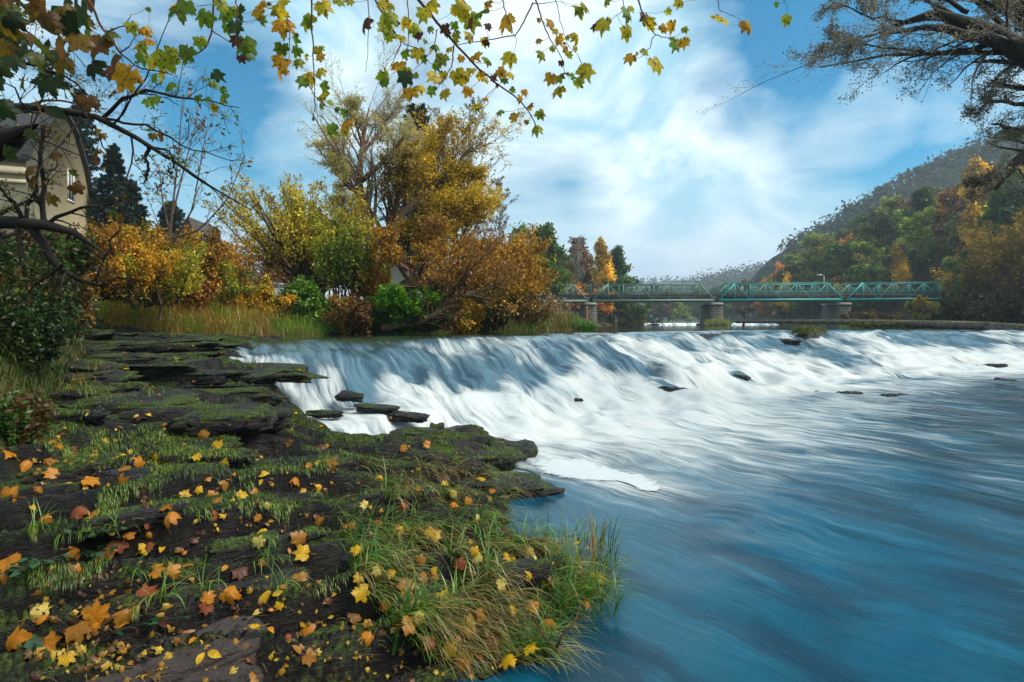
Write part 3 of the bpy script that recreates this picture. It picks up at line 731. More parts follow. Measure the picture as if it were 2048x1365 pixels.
# ================================================================== BRIDGE
BY0, BY1 = 78.4, 81.6
def bz(x): return 5.00 + .0055 * x
def bx(px): return (px - 1024) / F * 78.4
M_GREEN = simple('grey_green_paint', (.12, .22, .17), .55, var=.3, scale=2.)
M_TEAL = simple('teal_paint', (.02, .30, .27), .5, var=.3, scale=2.)
M_DECK = simple('dark_deck', (.035, .028, .026), .9)
M_RAIL = simple('railing_paint', (.10, .20, .17), .6)
bridge = empty('bridge', (28, 80, 5.), 'green steel truss footbridge crossing the river on four stone piers', 'bridge')
PX = [1181 - 254, 1181, 1434, 1690, 1945, 2199]
XS = [bx(p) for p in PX]
for i in range(5):
    x0, x1 = XS[i], XS[i + 1]; n = 8; xs = np.linspace(x0 + .35, x1 - .35, n + 1); H = 2.25
    a = Acc()
    for Y in (BY0, BY1):
        lo = lambda k: np.array([xs[k], Y, bz(xs[k])]); hi = lambda k: np.array([xs[k], Y, bz(xs[k]) + H])
        a.bar(lo(0), lo(n), .16, .30); a.bar(hi(1) + [-.05, 0, 0], hi(n - 1) + [.05, 0, 0], .14, .16)
        a.bar(lo(0) + [0, 0, .05], hi(1), .2, .18); a.bar(lo(n) + [0, 0, .05], hi(n - 1), .2, .18)
        for k in range(1, n): a.bar(lo(k) + [0, .003, .1], hi(k) + [0, .003, -.05], .12, .11)
        for k in range(1, n - 1):
            if (k % 2 == 1): a.bar(hi(k) + [0, -.01, 0], lo(k + 1) + [0, -.01, 0], .11, .09)
            else: a.bar(lo(k) + [0, -.01, 0], hi(k + 1) + [0, -.01, 0], .11, .09)
        a.box(((x0 + x1) / 2, Y + .1, bz(x0) + 1.25), ((x1 - x0) / 2 - 1.6, .02, .03))
        for k in (0, n): # gusset wedge at the bearings
            s = 1 if k == 0 else -1
            v = np.array([[xs[k], Y - .04, bz(xs[k]) - .1], [xs[k] + s * 2.0, Y - .04, bz(xs[k]) - .1], [xs[k], Y - .04, bz(xs[k]) + .42]]); v = np.concatenate([v, v + [0, .08, 0]])
            a.add(v, [np.array([[0, 1, 2], [3, 5, 4]]), np.array([[0, 1, 4, 3], [1, 2, 5, 4], [2, 0, 3, 5]])])
    for k in range(0, n + 1): a.bar([xs[k], BY0, bz(xs[k]) - .02], [xs[k], BY1, bz(xs[k]) - .02], .14, .2)
    a.build('truss_span', M_GREEN if i < 2 else M_TEAL, bridge, smooth=False)
a = Acc()
for i in range(5): a.box(((XS[i] + XS[i + 1]) / 2, 80, bz(XS[i]) + .42), ((XS[i + 1] - XS[i]) / 2, 1.45, .24))
a.build('deck', M_DECK, bridge, smooth=False)
a = Acc()
a.tube([[XS[0], BY1 - .5, 5.75], [XS[-1], BY1 - .5, 6.1]], .28, 10); a.build('pipe', M_DECK, bridge)
for Y, nm in ((BY0 + .25, 'railing'), (BY1 - .2, 'railing')):
    a = Acc()
    for hgt in (.75, 1.15, 1.75): a.bar([XS[0], Y, bz(0) + .5 + hgt], [XS[-1], Y, bz(XS[-1]) + .5 + hgt], .05)
    for x in np.arange(XS[0], XS[-1], 2.2): a.bar([x, Y, bz(x) + .5], [x, Y, bz(x) + 2.3], .06)
    a.build(nm, M_RAIL, bridge, smooth=False)
M_GRN = simple('moss_green_stain', (.05, .08, .02), .9)
def pier(x, label, wood=False):
    e = empty('bridge_pier', (x, 80, .5), label, 'bridge pier', 'stone piers of the bridge')
    # plan: pointed, rounded cutwater towards the viewer
    prof = [(-.88, 2.4), (.88, 2.4), (.9, 0), (.88, -1.5), (.72, -1.95), (.3, -2.1), (-.3, -2.1), (-.72, -1.95), (-.88, -1.5), (-.9, 0)]
    zs = [-.6, 1.2, 2.6, 4.1, 4.45]; sc = [1.16, 1.1, 1.05, 1.0, .99]
    V = np.array([[p[0] * s + x, p[1] * s + 79.9 + .3, z] for z, s in zip(zs, sc) for p in prof]); m = len(prof); k = np.arange(m); k2 = (k + 1) % m
    a = Acc(); a.add(V, [np.concatenate([np.stack([r * m + k, r * m + k2, (r + 1) * m + k2, (r + 1) * m + k], -1) for r in range(len(zs) - 1)]), np.arange(m)[None] + (len(zs) - 1) * m])
    a.build('shaft', M_STONE, e, smooth=False)
    a = Acc(); V = np.array([[p[0] * s + x, p[1] * s + 80.2, z] for z, s in ((4.452, 1.07), (4.72, 1.07), (4.80, 1.0)) for p in prof])
    a.add(V, [np.concatenate([np.stack([r * m + k, r * m + k2, (r + 1) * m + k2, (r + 1) * m + k], -1) for r in range(2)]), np.stack([np.arange(m) + 2 * m, np.arange(m)[::-1]])])
    a.build('cap', simple('pale_cap_stone', (.3, .28, .25), .9), e, smooth=False)
    return e
pr = pier(XS[1], 'left stone pier of the bridge, beside the yellow tree, with a painted gauge strip')
a = Acc()
for k in range(9): a.box((XS[1] - .55, 77.9, 1.6 + k * .32), (.09, .03, .13))
a.build('gauge_strip', simple('orange_gauge', (.55, .22, .04), .6), pr, smooth=False)
pier(XS[2], 'stone pier in mid river with grass round its foot')
pier(XS[3], 'stone pier before the wooded hillside, half dark and half lit')
pier(XS[4], 'dim stone pier in shade beside the golden willow on the right bank')

# lamp and posts on the bridge
M_STEEL = simple('grey_steel', (.3, .32, .33), .5, .4)
lp = empty('street_lamp', (bx(1671), 80.9, 5.6), 'grey street lamp with a short arm standing on the teal bridge', 'street lamp')
a = Acc(); a.tube([[bx(1671), 81.3, 5.6], [bx(1671), 81.3, 8.75]], [.07, .05], 8); a.build('post', M_STEEL, lp)
a = Acc(); a.tube([[bx(1671), 81.3, 8.7], [bx(1667), 81.3, 8.85], [bx(1664), 81.3, 8.88]], .035, 6); a.build('arm', M_STEEL, lp)
a = Acc(); a.box((bx(1661.5), 81.3, 8.87), (.32, .12, .06)); a.build('lamp_head', simple('lamp_white', (.8, .82, .82), .3), lp, smooth=False)
po = empty('post', (bx(1411), 81.2, 5.6), 'thin dark post with a small box standing on the grey green bridge span', 'post')
a = Acc(); a.tube([[bx(1411), 81.2, 5.6], [bx(1411), 81.2, 8.5]], .05, 6); a.build('pole', M_STEEL, po)
a = Acc(); a.box((bx(1411), 81.2, 7.9), (.12, .1, .35)); a.build('box', M_STEEL, po, smooth=False)

# people on the bridge
def skin_mesh(name, verts, edges, radii, m, parent, sub=1):
    me = bpy.data.meshes.new(name); me.from_pydata([tuple(v) for v in verts], edges, []); o = bpy.data.objects.new(name, me); COL.objects.link(o)
    if parent is not None: o.parent = parent
    s = o.modifiers.new('skin', 'SKIN'); sv = me.skin_vertices[0].data
    for i, r in enumerate(radii): sv[i].radius = (r, r) if not isinstance(r, tuple) else r
    sv[0].use_root = True
    q = o.modifiers.new('sub', 'SUBSURF'); q.levels = sub; q.render_levels = sub
    me.materials.append(m); return o
def person(x, y, z, rz, label, jacket, trousers, hair, walk=.22, reach=False):
    e = empty('person', (x, y, z), label, 'person'); e.rotation_euler = (0, 0, rz)
    skinm = simple('skin', (.5, .3, .22), .6, var=.05)
    hz = .95 if not reach else .95
    hand = [(.42, .2, 1.05), (.42, -.2, 1.05)] if reach else [(.1, .26, .82), (-.12, -.26, .82)]
    v = [(0, 0, .93), (0, 0, 1.15), (0, 0, 1.40), (0.01, 0, 1.50), (.02, 0, 1.60), (.03, 0, 1.70),
         (0, .19, 1.40), (.06, .24, 1.15), hand[0], (0, -.19, 1.40), (.02, -.24, 1.15), hand[1],
         (0, .09, .88), (walk * .5, .1, .5), (walk, .1, .08), (walk + .16, .1, .04), (0, -.09, .88), (-walk * .2, -.1, .5), (-walk, -.1, .1), (-walk + .15, -.1, .04)]
    ed = [(0, 1), (1, 2), (2, 3), (3, 4), (4, 5), (2, 6), (6, 7), (7, 8), (2, 9), (9, 10), (10, 11), (0, 12), (12, 13), (13, 14), (14, 15), (0, 16), (16, 17), (17, 18), (18, 19)]
    ra = [.15, .14, .16, .06, .10, .085, .075, .05, .035, .075, .05, .035, .1, .07, .05, .04, .1, .07, .05, .04]
    skin_mesh('body', v, ed, ra, skinm, e)
    skin_mesh('jacket', [v[0], v[1], v[2], (0, 0, 1.46), v[6], v[7], tuple(np.array(v[8]) * .9 + np.array(v[7]) * .1), v[9], v[10], tuple(np.array(v[11]) * .9 + np.array(v[10]) * .1)],
              [(0, 1), (1, 2), (2, 3), (2, 4), (4, 5), (5, 6), (2, 7), (7, 8), (8, 9)], [.17, .17, .19, .1, .1, .07, .055, .1, .07, .055], jacket, e)
    skin_mesh('trousers', [v[0], v[12], v[13], v[14], v[16], v[17], v[18]], [(0, 1), (1, 2), (2, 3), (0, 4), (4, 5), (5, 6)], [.165, .115, .085, .07, .115, .085, .07], trousers, e)
    skin_mesh('hat' if reach else 'hair', [(.0, 0, 1.66), (.02, 0, 1.76)], [(0, 1)], [.115, .09], hair, e)
    return e
person(bx(1461), 79.3, 5.68, math.pi, 'person in a teal jacket and pink helmet pushing a bicycle over the bridge', simple('teal_cloth', (.05, .35, .36), .9), simple('dark_cloth', (.02, .02, .03), .9), simple('pink_helmet', (.5, .08, .3), .4), reach=True)
person(bx(1507), 79.7, 5.68, 0, 'person in dark clothes walking on the teal bridge span', simple('black_cloth', (.015, .015, .018), .9), simple('dark_cloth', (.02, .02, .03), .9), simple('hair', (.03, .02, .015), .8))
person(bx(1496), 80.4, 5.68, 0, 'person in a pale top next to the one in dark clothes on the bridge', simple('pale_cloth', (.6, .5, .42), .9), simple('blue_cloth', (.03, .05, .1), .9), simple('hair', (.03, .02, .015), .8), walk=.12)
bk = empty('bicycle', (bx(1449), 79.3, 5.68), 'dark bicycle being pushed across the bridge', 'bicycle'); M_BK = simple('bicycle_frame', (.03, .12, .13), .4)
cx = bx(1449)
for dx in (-.52, .52):
    th = np.linspace(0, 2 * math.pi, 20); a = Acc(); a.tube(np.stack([cx + dx + .33 * np.cos(th), np.full(20, 79.3), 6.02 + .33 * np.sin(th)], -1), .022, 6, cap=False)
    for q in range(8): a.bar([cx + dx, 79.3, 6.02], [cx + dx + .32 * math.cos(q * .785), 79.3, 6.02 + .32 * math.sin(q * .785)], .008)
    a.build('wheel', simple('tyre', (.02, .02, .02), .8), bk)
a = Acc()
for p, q in [((-.52, 6.02), (-.35, 6.6)), ((-.38, 6.5), (.2, 6.5)), ((-.36, 6.45), (.0, 6.0)), ((.0, 6.0), (.22, 6.6)), ((.0, 6.0), (.52, 6.02)), ((.52, 6.02), (.2, 6.5))]: a.bar([cx + p[0], 79.3, p[1]], [cx + q[0], 79.3, q[1]], .04)
a.build('frame', M_BK, bk); a = Acc(); a.box((cx + .24, 79.3, 6.64), (.13, .06, .03)); a.build('saddle', MATS['tyre'], bk, smooth=False)
a = Acc(); a.bar([cx - .35, 79.02, 6.68], [cx - .35, 79.58, 6.68], .03); a.bar([cx - .35, 79.3, 6.58], [cx - .35, 79.3, 6.7], .03); a.build('handlebar', MATS['tyre'], bk)

# ---- second weir upstream, floating log boom
n = 90; xx = np.linspace(13.5, 52, n); a_ = []
for k, (dy, zz) in enumerate([(-2.4, 1.55), (-1.6, 1.63), (-.9, 1.78), (0, 2.0), (.5, 2.02), (.6, 1.5)]):
    a_.append(np.stack([xx, 112 + dy + .4 * fbm(xx * .3, xx * 0 + k) , zz + .12 * (fbm(xx * 1.2, xx * 0 + k * 2.) - .5) * (k in (1, 2, 3, 4))], -1))
tag(mesh_obj('upstream_weir_water', np.concatenate(a_), grid_faces(6, n), mat('far_white_water', lambda t, o: pbsdf(t, o, t.mix(t.mrange(t.noise(t.mapping(t.new('ShaderNodeNewGeometry').outputs['Position'], scale=(1, .2, .5)), scale=1.2, detail=5), .38, .6), c3(.12, .17, .2), c3(.85, .88, .9)), .6))), 'white water of a second low weir beyond the bridge', kind='structure')
for k, (px, wd, lab) in enumerate([(1245, .5, 'small dark stone in the far weir, left one'), (1310, .8, 'dark stone in the middle of the far weir'), (1405, 1.2, 'dark stone in the far weir just left of the mid river pier')]):
    x = (px - 1024) / F * 109.5; rock((x, 109.5, 1.68), (wd, .4, .28), 0, lab, None, me=ROCKM_WET[k])

M_LOG = mat('weathered_log', _bark((.035, .022, .016), (.20, .15, .12), scale=5., moss=.9))
lg = empty('log_boom', P(1760, 649, 37), 'long weathered log lying across the water above the weir crest', 'log')
pts = [P(1472, 644, 47), P(1560, 643.5, 44), P(1650, 644, 41), P(1760, 646, 38), P(1850, 648, 35.5)]
a = Acc(); a.tube(pts, [.13, .15, .17, .22, .22], 10); a.build('log', M_LOG, lg)
for px, py, d in [(1487, 644, 46.5), (1597, 644, 42.7), (1655, 644, 40.8)]:
    p = P(px, py, d); a = Acc(); a.tube([[p[0], p[1], 1.0], [p[0], p[1], p[2] + .02]], [.1, .12], 8); a.build('post', M_LOG, lg)
lg = empty('mossy_log', P(1900, 650, 34), 'thick moss hung log at the right end of the weir crest', 'log')
a = Acc(); a.tube([P(1820, 648, 36), P(1880, 650, 34.5), P(1960, 652, 33), P(1990, 655, 32.5)], [.2, .27, .27, .15], 10); a.build('log', M_LOG, lg)
a = Acc(); pp = np.array([P(px, 650 + random.uniform(-3, 5), d) for px in np.linspace(1700, 1965, 900) for d in [np.interp(px, [1700, 1820, 1880, 1960], [39, 36, 34.5, 33])]]) + rng.normal(0, [.05, .12, .05], (900, 3))
Rm = rand_rot(900); stamp(a, DIAMOND, pp, Rm, .13, palette(900, [(.10, .12, .02), (.16, .13, .02), (.05, .08, .01)])); a.build('moss', M_LEAF, lg)
lg = empty('fallen_log', P(2010, 655, 30), 'grey log sloping down to the weir at the far right edge', 'log')
a = Acc(); a.tube([P(1960, 648, 31.5), P(2040, 655, 29), P(2120, 664, 27)], [.13, .18, .2], 10); a.build('log', M_LOG, lg)

# ================================================================== TREES
YEL = [(.55, .36, .03), (.42, .29, .03), (.30, .24, .03)]
def tree_obj(name, label, cat, base, L0, R0, levels, leaf, barkm=None, twigm=None, group=None, sides=8, leafmat=None, keep=None):
    """L0 (B,n,3) main limbs in world space; levels: list of grow kwargs; leaf: dict(per,size,cols,...)"""
    e = empty(name, base, label, cat, group)
    wood = Acc(); V, Fq = tubes(L0, R0, sides); wood.add(V, Fq)
    tw = Acc(); Pc, Rc = L0, R0; last = [L0]
    for i, kw in enumerate(levels):
        kw = dict(kw); Pc, Rc = grow(Pc, Rc, **kw)
        if keep is not None and i > 0:
            k = keep(Pc[:, -1]); Pc, Rc = Pc[k], Rc[k]
        V, Fq = tubes(Pc, Rc, 6 if i == 0 and sides > 5 else (4 if i <= 1 and sides > 4 else 3)); (wood if i == 0 else tw).add(V, Fq); last.append(Pc)
    wood.build('trunk', barkm or M_BARK, e)
    if tw.n: tw.build('twigs', twigm or M_TWIG, e)
    if leaf:
        pos = []
        for lv, per in leaf['on']:
            pos.append(pts_along(last[lv], per, leaf.get('u0', .25)))
        pos = np.concatenate(pos)
        if 'frac' in leaf: pos = pos[rng.random(len(pos)) < leaf['frac']]
        if 'mask' in leaf: pos = pos[leaf['mask'](pos)]
        pos = pos + rng.normal(0, leaf.get('jit', .06), pos.shape)
        N = len(pos); a = Acc()
        stamp(a, leaf.get('tmpl', DIAMOND), pos, rand_rot(N, leaf.get('flat', 0.)), leaf['size'] * rng.uniform(.6, 1.3, N), palette(N, leaf['cols'], leaf.get('w'), pos, leaf.get('cj', .3), leaf.get('clump', .8)))
        a.build('crown', leafmat or M_LEAF, e)
    return e
def trunk_line(base, h, r, lean=(0, 0), n=7, wob=.03, tip=.25):
    t = np.linspace(0, 1, n)[:, None]; p = np.array(base, float) + np.concatenate([lean[0] * t**1.3, lean[1] * t**1.3, t], 1) * h
    p[1:, :2] += rng.normal(0, wob * h, (n - 1, 2)) * np.linspace(.3, 1, n - 1)[:, None]; return p[None], (r * np.linspace(1, tip, n) ** .9)[None]
def fan(base, n, h, r, spread=(5, 40), m=7, bend=.25, azi=None, jitb=.15):
    """many stems from one base"""
    out = []; R = []
    for i in range(n):
        az = i * 2.39996 if azi is None else rng.uniform(*azi); a = math.radians(rng.uniform(*spread)); hh = h * rng.uniform(.7, 1.05)
        d = np.array([math.cos(az) * math.sin(a), math.sin(az) * math.sin(a), math.cos(a)]); p = np.array(base, float) + rng.normal(0, jitb, 3) * [1, 1, .3]; q = [p]
        for k in range(m - 1):
            d = norm(d + rng.normal(0, .06, 3) + np.array([0, 0, bend / m])); q.append(q[-1] + d * hh / (m - 1))
        out.append(q); R.append(r * rng.uniform(.6, 1) * np.linspace(1, .15, m))
    return np.array(out), np.array(R)
def gnd(x, y): return float(land(np.array([x]), np.array([y]))[0])
def resamp(pl, n=9):
    pl = np.array(pl, float); c = np.concatenate([[0], np.cumsum(np.linalg.norm(np.diff(pl[:, :3], axis=0), axis=1))]); t = np.linspace(0, c[-1], n)
    return np.stack([np.interp(t, c, pl[:, k]) for k in range(pl.shape[1])], -1)
def limbs(lst, n=9):
    """lst of polylines of (px,py,d,radius)"""
    q = [resamp([(*P(a, b, d), r) for a, b, d, r in l], n) for l in lst]; q = np.array(q)
    return q[:, :, :3], q[:, :, 3]
GREENS = [(.035, .07, .012), (.06, .11, .015), (.10, .14, .02)]
# ---- prototypes for the wooded right bank and far trees
def proto(kind, cols, seed, h=11., leafsize=.27, dens=1.5, barkm=None, clump=.35, levels3=5, frac=1.):
    global rng
    rng = np.random.default_rng(seed); cols = np.array(cols) * 1.75
    L0, R0 = trunk_line((0, 0, -.5), h, .20 * h / 11, (rng.normal(0, .06), rng.normal(0, .06)))
    up = {'broad': .25, 'tall': .7, 'loose': .4}[kind]; ang = {'broad': (40, 80), 'tall': (20, 45), 'loose': (30, 70)}[kind]; lr = {'broad': .55, 'tall': .42, 'loose': .5}[kind]
    e = tree_obj('tree', 'x', 'tree', (0, 0, 0), L0, R0, [dict(k=18, u=(.18, 1), lr=lr, ang=ang, up=up, wig=.1, rr=.5, lend=.5), dict(k=6, u=(.25, 1), lr=.5, ang=(25, 60), up=.1, wig=.15), dict(k=levels3, u=(.2, 1), lr=.5, ang=(25, 65), wig=.2, n=4, minr=.012)],
                 dict(on=[(3, int(8 * dens)), (2, int(9 * dens))], size=leafsize, cols=cols, clump=clump, jit=.28, frac=frac), barkm=barkm or M_BARK, twigm=M_BARK, sides=6)
    return e
PRO = []
C_ = dict(green=[(.022, .05, .012), (.045, .085, .015), (.09, .13, .02)], olive=[(.04, .05, .012), (.085, .09, .018), (.15, .13, .025)], lime=[(.08, .12, .015), (.15, .20, .02), (.26, .28, .03)],
          orange=[(.20, .08, .012), (.40, .17, .015), (.55, .26, .025)], brown=[(.06, .032, .012), (.13, .065, .018), (.22, .11, .025)], gold=[(.25, .15, .015), (.5, .30, .02), (.7, .44, .03)], dark=[(.012, .03, .012), (.025, .05, .018), (.04, .07, .02)])
WORD = dict(green='green', olive='olive green', lime='yellow green', orange='orange', brown='russet brown', gold='golden yellow', dark='dark green')
for nm, kd, sd in [('green', 'broad', 1), ('olive', 'broad', 2), ('lime', 'loose', 3), ('orange', 'broad', 4), ('brown', 'loose', 5), ('gold', 'tall', 6), ('dark', 'broad', 7), ('olive', 'loose', 8), ('green', 'tall', 9), ('brown', 'broad', 10), ('orange', 'loose', 12)]:
    PRO.append((nm, proto(kd, C_[nm], sd)))
used_pro = set()
def plant(i, x, y, z, s, label, group, cat='tree', sz=1.):
    nm, e = PRO[i]
    if i not in used_pro:
        used_pro.add(i); e.location = (x, y, z); e.rotation_euler = (0, 0, random.uniform(0, 6.28)); e.scale = (s, s, s * sz); e['label'] = label; e['group'] = group; return e
    c = copy_tree(e, (x, y, z), random.uniform(0, 6.28), (s, s, s * sz), label); c['group'] = group; return c
rng = np.random.default_rng(21)
r2 = random.Random(5)
def place_words(px, y):
    s = ('left of the mid river pier top' if px < 1470 else 'right above the mid river pier' if px < 1540 else 'left of the street lamp' if px < 1620 else 'behind the street lamp' if px < 1690 else 'above the third pier' if px < 1750 else 'above the right bridge span' if px < 1810 else 'left of the golden willow' if px < 1880 else 'above the golden willow' if px < 1980 else 'at the right edge')
    return s
cnt = 0; taken = []
for row, (dr0, dr1, nn) in enumerate([(1.0, 5, 40), (6, 11, 34), (12, 19, 30), (20, 28, 24), (29, 40, 18)]):
    for k in range(nn):
        f = (k + r2.uniform(.1, .9)) / nn; Yd = 40 * (165 / 40.) ** f if row < 2 else 62 * (170 / 62.) ** f
        xb = np.interp(Yd, RB[:, 1][4:], RB[:, 0][4:]); x = xb + r2.uniform(dr0, dr1); y = Yd
        px = 1024 + x / y * F
        if px > 2330: continue
        if y < 88 and px < 1900: continue
        if 1805 < px and y < 62: continue
        if abs(x - XS[4]) < 4 and 74 < y < 84: continue
        if 76 < y < 84 and x < 62: continue
        hu = fbm(np.array(x * .05), np.array(y * .05), 3.); pick = r2.random()
        if px > 1850 and row > 1: i = r2.choice([7, 1, 4, 10, 1, 9, 5, 2])
        else: i = r2.choices(range(11), [4, 6, 5, 1.6, 1.6, 2, .7, 5, 3, 1.6, 1.3])[0]
        s = r2.uniform(.75, 1.15) * (.72 if row == 0 else 1.)
        z = gnd(x, y)
        where = ['at the water edge', 'just behind the water edge', 'low on the slope', 'halfway up the slope', 'high on the slope'][row]
        plant(i, x, y, z - .3, s, f'{WORD[PRO[i][0]]} {"tall" if s > 1 else "small" if s < .8 else "full"} tree {where}, {place_words(px, y)}', 'trees on the wooded right bank'); cnt += 1
# trees on the ridge skyline
for k, (px, s) in enumerate([(1578, .42), (1598, .4), (1690, .5), (1702, .45), (1712, .4), (1750, .5), (1758, .55), (1770, .5), (1800, .55), (1812, .6), (1830, .55), (1850, .5), (1872, .55), (1895, .6), (1915, .5), (1950, .6), (1980, .6), (2010, .6), (2040, .6)]):
    x = (px - 1024) / F * 239; z = np.interp(x, _rp[0], _rp[1])
    plant([4, 7, 6, 1][k % 4], x, 238, z - 1.2, s * .72, f'small {"bare brown" if k % 4 == 0 else "dark"} tree on the ridge skyline, ' + (['leftmost by the cliff', 'second from the cliff'][k] if k < 2 else 'in the first clump' if k < 5 else 'in the second clump' if k < 8 else 'in the middle of the skyline' if k < 13 else 'towards the right edge'), 'trees on the ridge skyline')
# far-off woods (one mass each)
def woods(name, label, pts, size, cols, per=9, spread=2.2, clump=.02):
    a = Acc(); pts = np.repeat(pts, per, 0) + rng.normal(0, 1, (len(pts) * per, 3)) * spread * np.array([1, 1, .8]); N = len(pts)
    stamp(a, DIAMOND, pts, rand_rot(N), size * rng.uniform(.6, 1.3, N), palette(N, cols, None, pts, .35, clump)); return tag(a.build(name, M_LEAF), label, 'woods', kind='stuff')
def on_hill(prof, d, depth, N, lift=1., front=1.05):
    prof = np.array(prof, float); X0 = (prof[:, 0] - 1024) / F * d; Z0 = CAMZ + (648 - prof[:, 1]) / F * d
    x = rng.uniform(X0[0], X0[-1], N); v = rng.uniform(.12, front, N); y = d - depth + v * depth; v = np.clip(v, 0, 1)
    return np.stack([x, y, np.interp(x, X0, Z0) * v ** .75 + lift], -1)
woods('scrub', 'grey green scrub covering the rocky ridge, tinted for haze', on_hill(RIDGE, 240, 75, 5200, .6), .9, [(.03, .06, .035), (.05, .085, .04), (.075, .10, .05), (.11, .09, .05)], 14, 1.6, .06)  # haze painted into the scrub colours, on top of the haze volume
woods('far_woods', 'hazy wood on the far right hill', on_hill(FARR, 620, 170, 4200, 1.5), 1.6, [(.03, .05, .02), (.06, .08, .025), (.14, .11, .03)], 10, 3.5, .012)
woods('far_woods', 'faint wood on the horizon hill', on_hill(FARM, 1000, 200, 1500, 2), 3, [(.03, .05, .02), (.06, .07, .03)], 8, 5, .01)
woods('far_woods', 'wood on the low hill behind the left bank', on_hill(LEFTH, 260, 70, 1500, 1.5), 1.3, [(.03, .05, .02), (.05, .08, .025), (.12, .10, .03)], 12, 2.2, .02)

# far river end: trees seen under the bridge
for k, (px, y, i, s, lab) in enumerate([(1300, 205, 6, .9, 'dark tree at the river bend under the bridge, left'), (1325, 200, 9, .95, 'brown rounded tree at the far river bend'), (1352, 195, 2, .6, 'low lime green tree at the far river bend'), (1375, 198, 2, .5, 'small lime green bush at the far bend'),
      (1395, 215, 8, .9, 'slim green tree at the far bend'), (1345, 235, 0, 1.2, 'tall hazy green tree behind the far bend'), (1310, 240, 6, 1.3, 'tall dark conifer shaped tree behind the far bend'), (1420, 225, 6, 1.2, 'dark tree behind the mid river pier'), (1445, 210, 0, 1.2, 'green tree right of the mid river pier'),
      (1380, 250, 1, 1.3, 'olive tree far behind the bend'), (1465, 180, 0, 1.1, 'green tree where the right bank meets the far bend'), (1490, 165, 9, 1.0, 'brown tree where the right bank meets the far bend')]):
    x = (px - 1024) / F * y; plant(i, x, y, max(gnd(x, y), 1.6) - .3, s, lab, None if False else 'trees at the far river bend')
tag(mesh_obj('far_meadow', np.array([[42, 188, 1.9], [75, 188, 1.9], [90, 215, 2.4], [48, 215, 2.4], [42, 186, .9], [75, 186, .9]]), np.array([[0, 1, 2, 3], [4, 5, 1, 0]]), simple('bright_meadow', (.12, .22, .04), .95), smooth=False), 'green meadow strip at the far bend', kind='structure')
# left bank trees near the bridge
for k, (px, y, i, s, sz, lab) in enumerate([(1140, 96, 1, .95, 1., 'olive green tree with rounded crown left of the golden tree'), (1160, 104, 7, 1.1, 1., 'thin crowned tree behind the golden tree'), (1200, 92, 5, .95, 1.05, 'bright golden yellow tree standing tall behind the left bridge span'), (1180, 98, 4, 1.05, 1., 'brown half bare tree just left of the golden tree'),
      (1228, 100, 8, 1.05, 1., 'green tree right of the golden tree above the bridge'), (1240, 92, 0, .8, 1., 'lower green tree at the right end of the left bank group'), (1205, 86, 3, .42, 1., 'orange bush under the left bridge span behind the pier'), (1150, 86, 3, .45, 1., 'orange bush left of the left bridge pier'), (1128, 88, 9, .55, 1., 'brown bush under the bridge near the reeds'),
      (1240, 92, 1, .42, 1., 'olive willow bush hanging over the far left bank'), (1258, 98, 7, .48, 1., 'pale olive bush at the tip of the left bank'), (1275, 105, 9, .45, 1., 'brownish bush at the tip of the left bank'), (1060, 62, 0, .78, 1.05, 'deep green tree rising behind the brown willow'), (1085, 70, 8, .9, 1., 'green tree between brown willow and olive tree'), (1105, 85, 2, .8, 1., 'yellow green tree between brown willow and olive tree'),
      (1120, 110, 0, 1.1, 1., 'dark green tree behind the olive tree'), (1035, 55, 9, .5, 1., 'brown bush above the left end of the bridge')]):
    x = (px - 1024) / F * y; plant(i, x, y, gnd(x, y) - .4, s, lab, None, sz=sz)
    if 'group' in bpy.context.scene.objects[0]: pass

# ---- individual trees of the left bank
def spruce(px, py_top, d, label, w=.26, base_z=None, cols=((.006, .016, .008), (.012, .028, .012), (.022, .042, .016)), name='spruce_tree', bare=.0, dens=1.):
    top = P(px, py_top, d); zb = gnd(top[0], d) if base_z is None else base_z; h = top[2] - zb
    e = empty(name, (top[0], d, zb), label, 'tree')
    L0 = np.array([[[top[0] + rng.normal(0, .03), d, zb + h * t] for t in np.linspace(0, 1, 9)]]); R0 = (.02 * h * np.linspace(1, .08, 9))[None]
    a = Acc(); V, Fq = tubes(L0, R0, 7); a.add(V, Fq)
    n = int(150 * dens); t = np.linspace(.08, .985, n); az = np.arange(n) * 2.4 + rng.normal(0, .3, n); ln = h * w * (1 - t) ** .85 * rng.uniform(.7, 1.1, n) + .15
    p0 = np.stack([np.full(n, top[0]), np.full(n, d), zb + h * t], -1); m = 6; B = np.zeros((n, m, 3)); B[:, 0] = p0
    dirh = np.stack([np.cos(az), np.sin(az), np.zeros(n)], -1); s = np.linspace(0, 1, m)
    for k in range(m): B[:, k] = p0 + dirh * (ln * s[k])[:, None] + np.array([0, 0, 1]) * ((-.42 * s[k] + .35 * s[k] ** 2.2 + .35 * (t > .8) * s[k]) * ln)[:, None]
    V, Fq = tubes(B, (.012 * ln + .006)[:, None] * np.linspace(1, .3, m)[None], 3); a.add(V, Fq); a.build('trunk', M_BARK_DARK, e)
    sub, sr = grow(B, np.full((n, m), .01), 12, u=(.1, 1), lr=.32, ang=(45, 65), up=-.15, wig=.05, n=4, lend=.6)
    pos = np.concatenate([pts_along(sub, 9, .0), pts_along(B, 14, .05)]); N = len(pos); R = rand_rot(N); pos[:, 2] -= rng.random(N) * .12
    a = Acc(); sz = max(.09, .0042 * d) * rng.uniform(.6, 1.3, N); tm = (DIAMOND[0] * [1, .6, 1], DIAMOND[1])
    stamp(a, tm, pos, R, sz, palette(N, cols, None, pos, .3, .8)); a.build('needles', M_LEAF, e); return e
spruce(228, 288, 34, 'big dark spruce standing right of the cream house', .27)
spruce(262, 360, 36, 'shorter dark spruce leaning against the big one', .33)
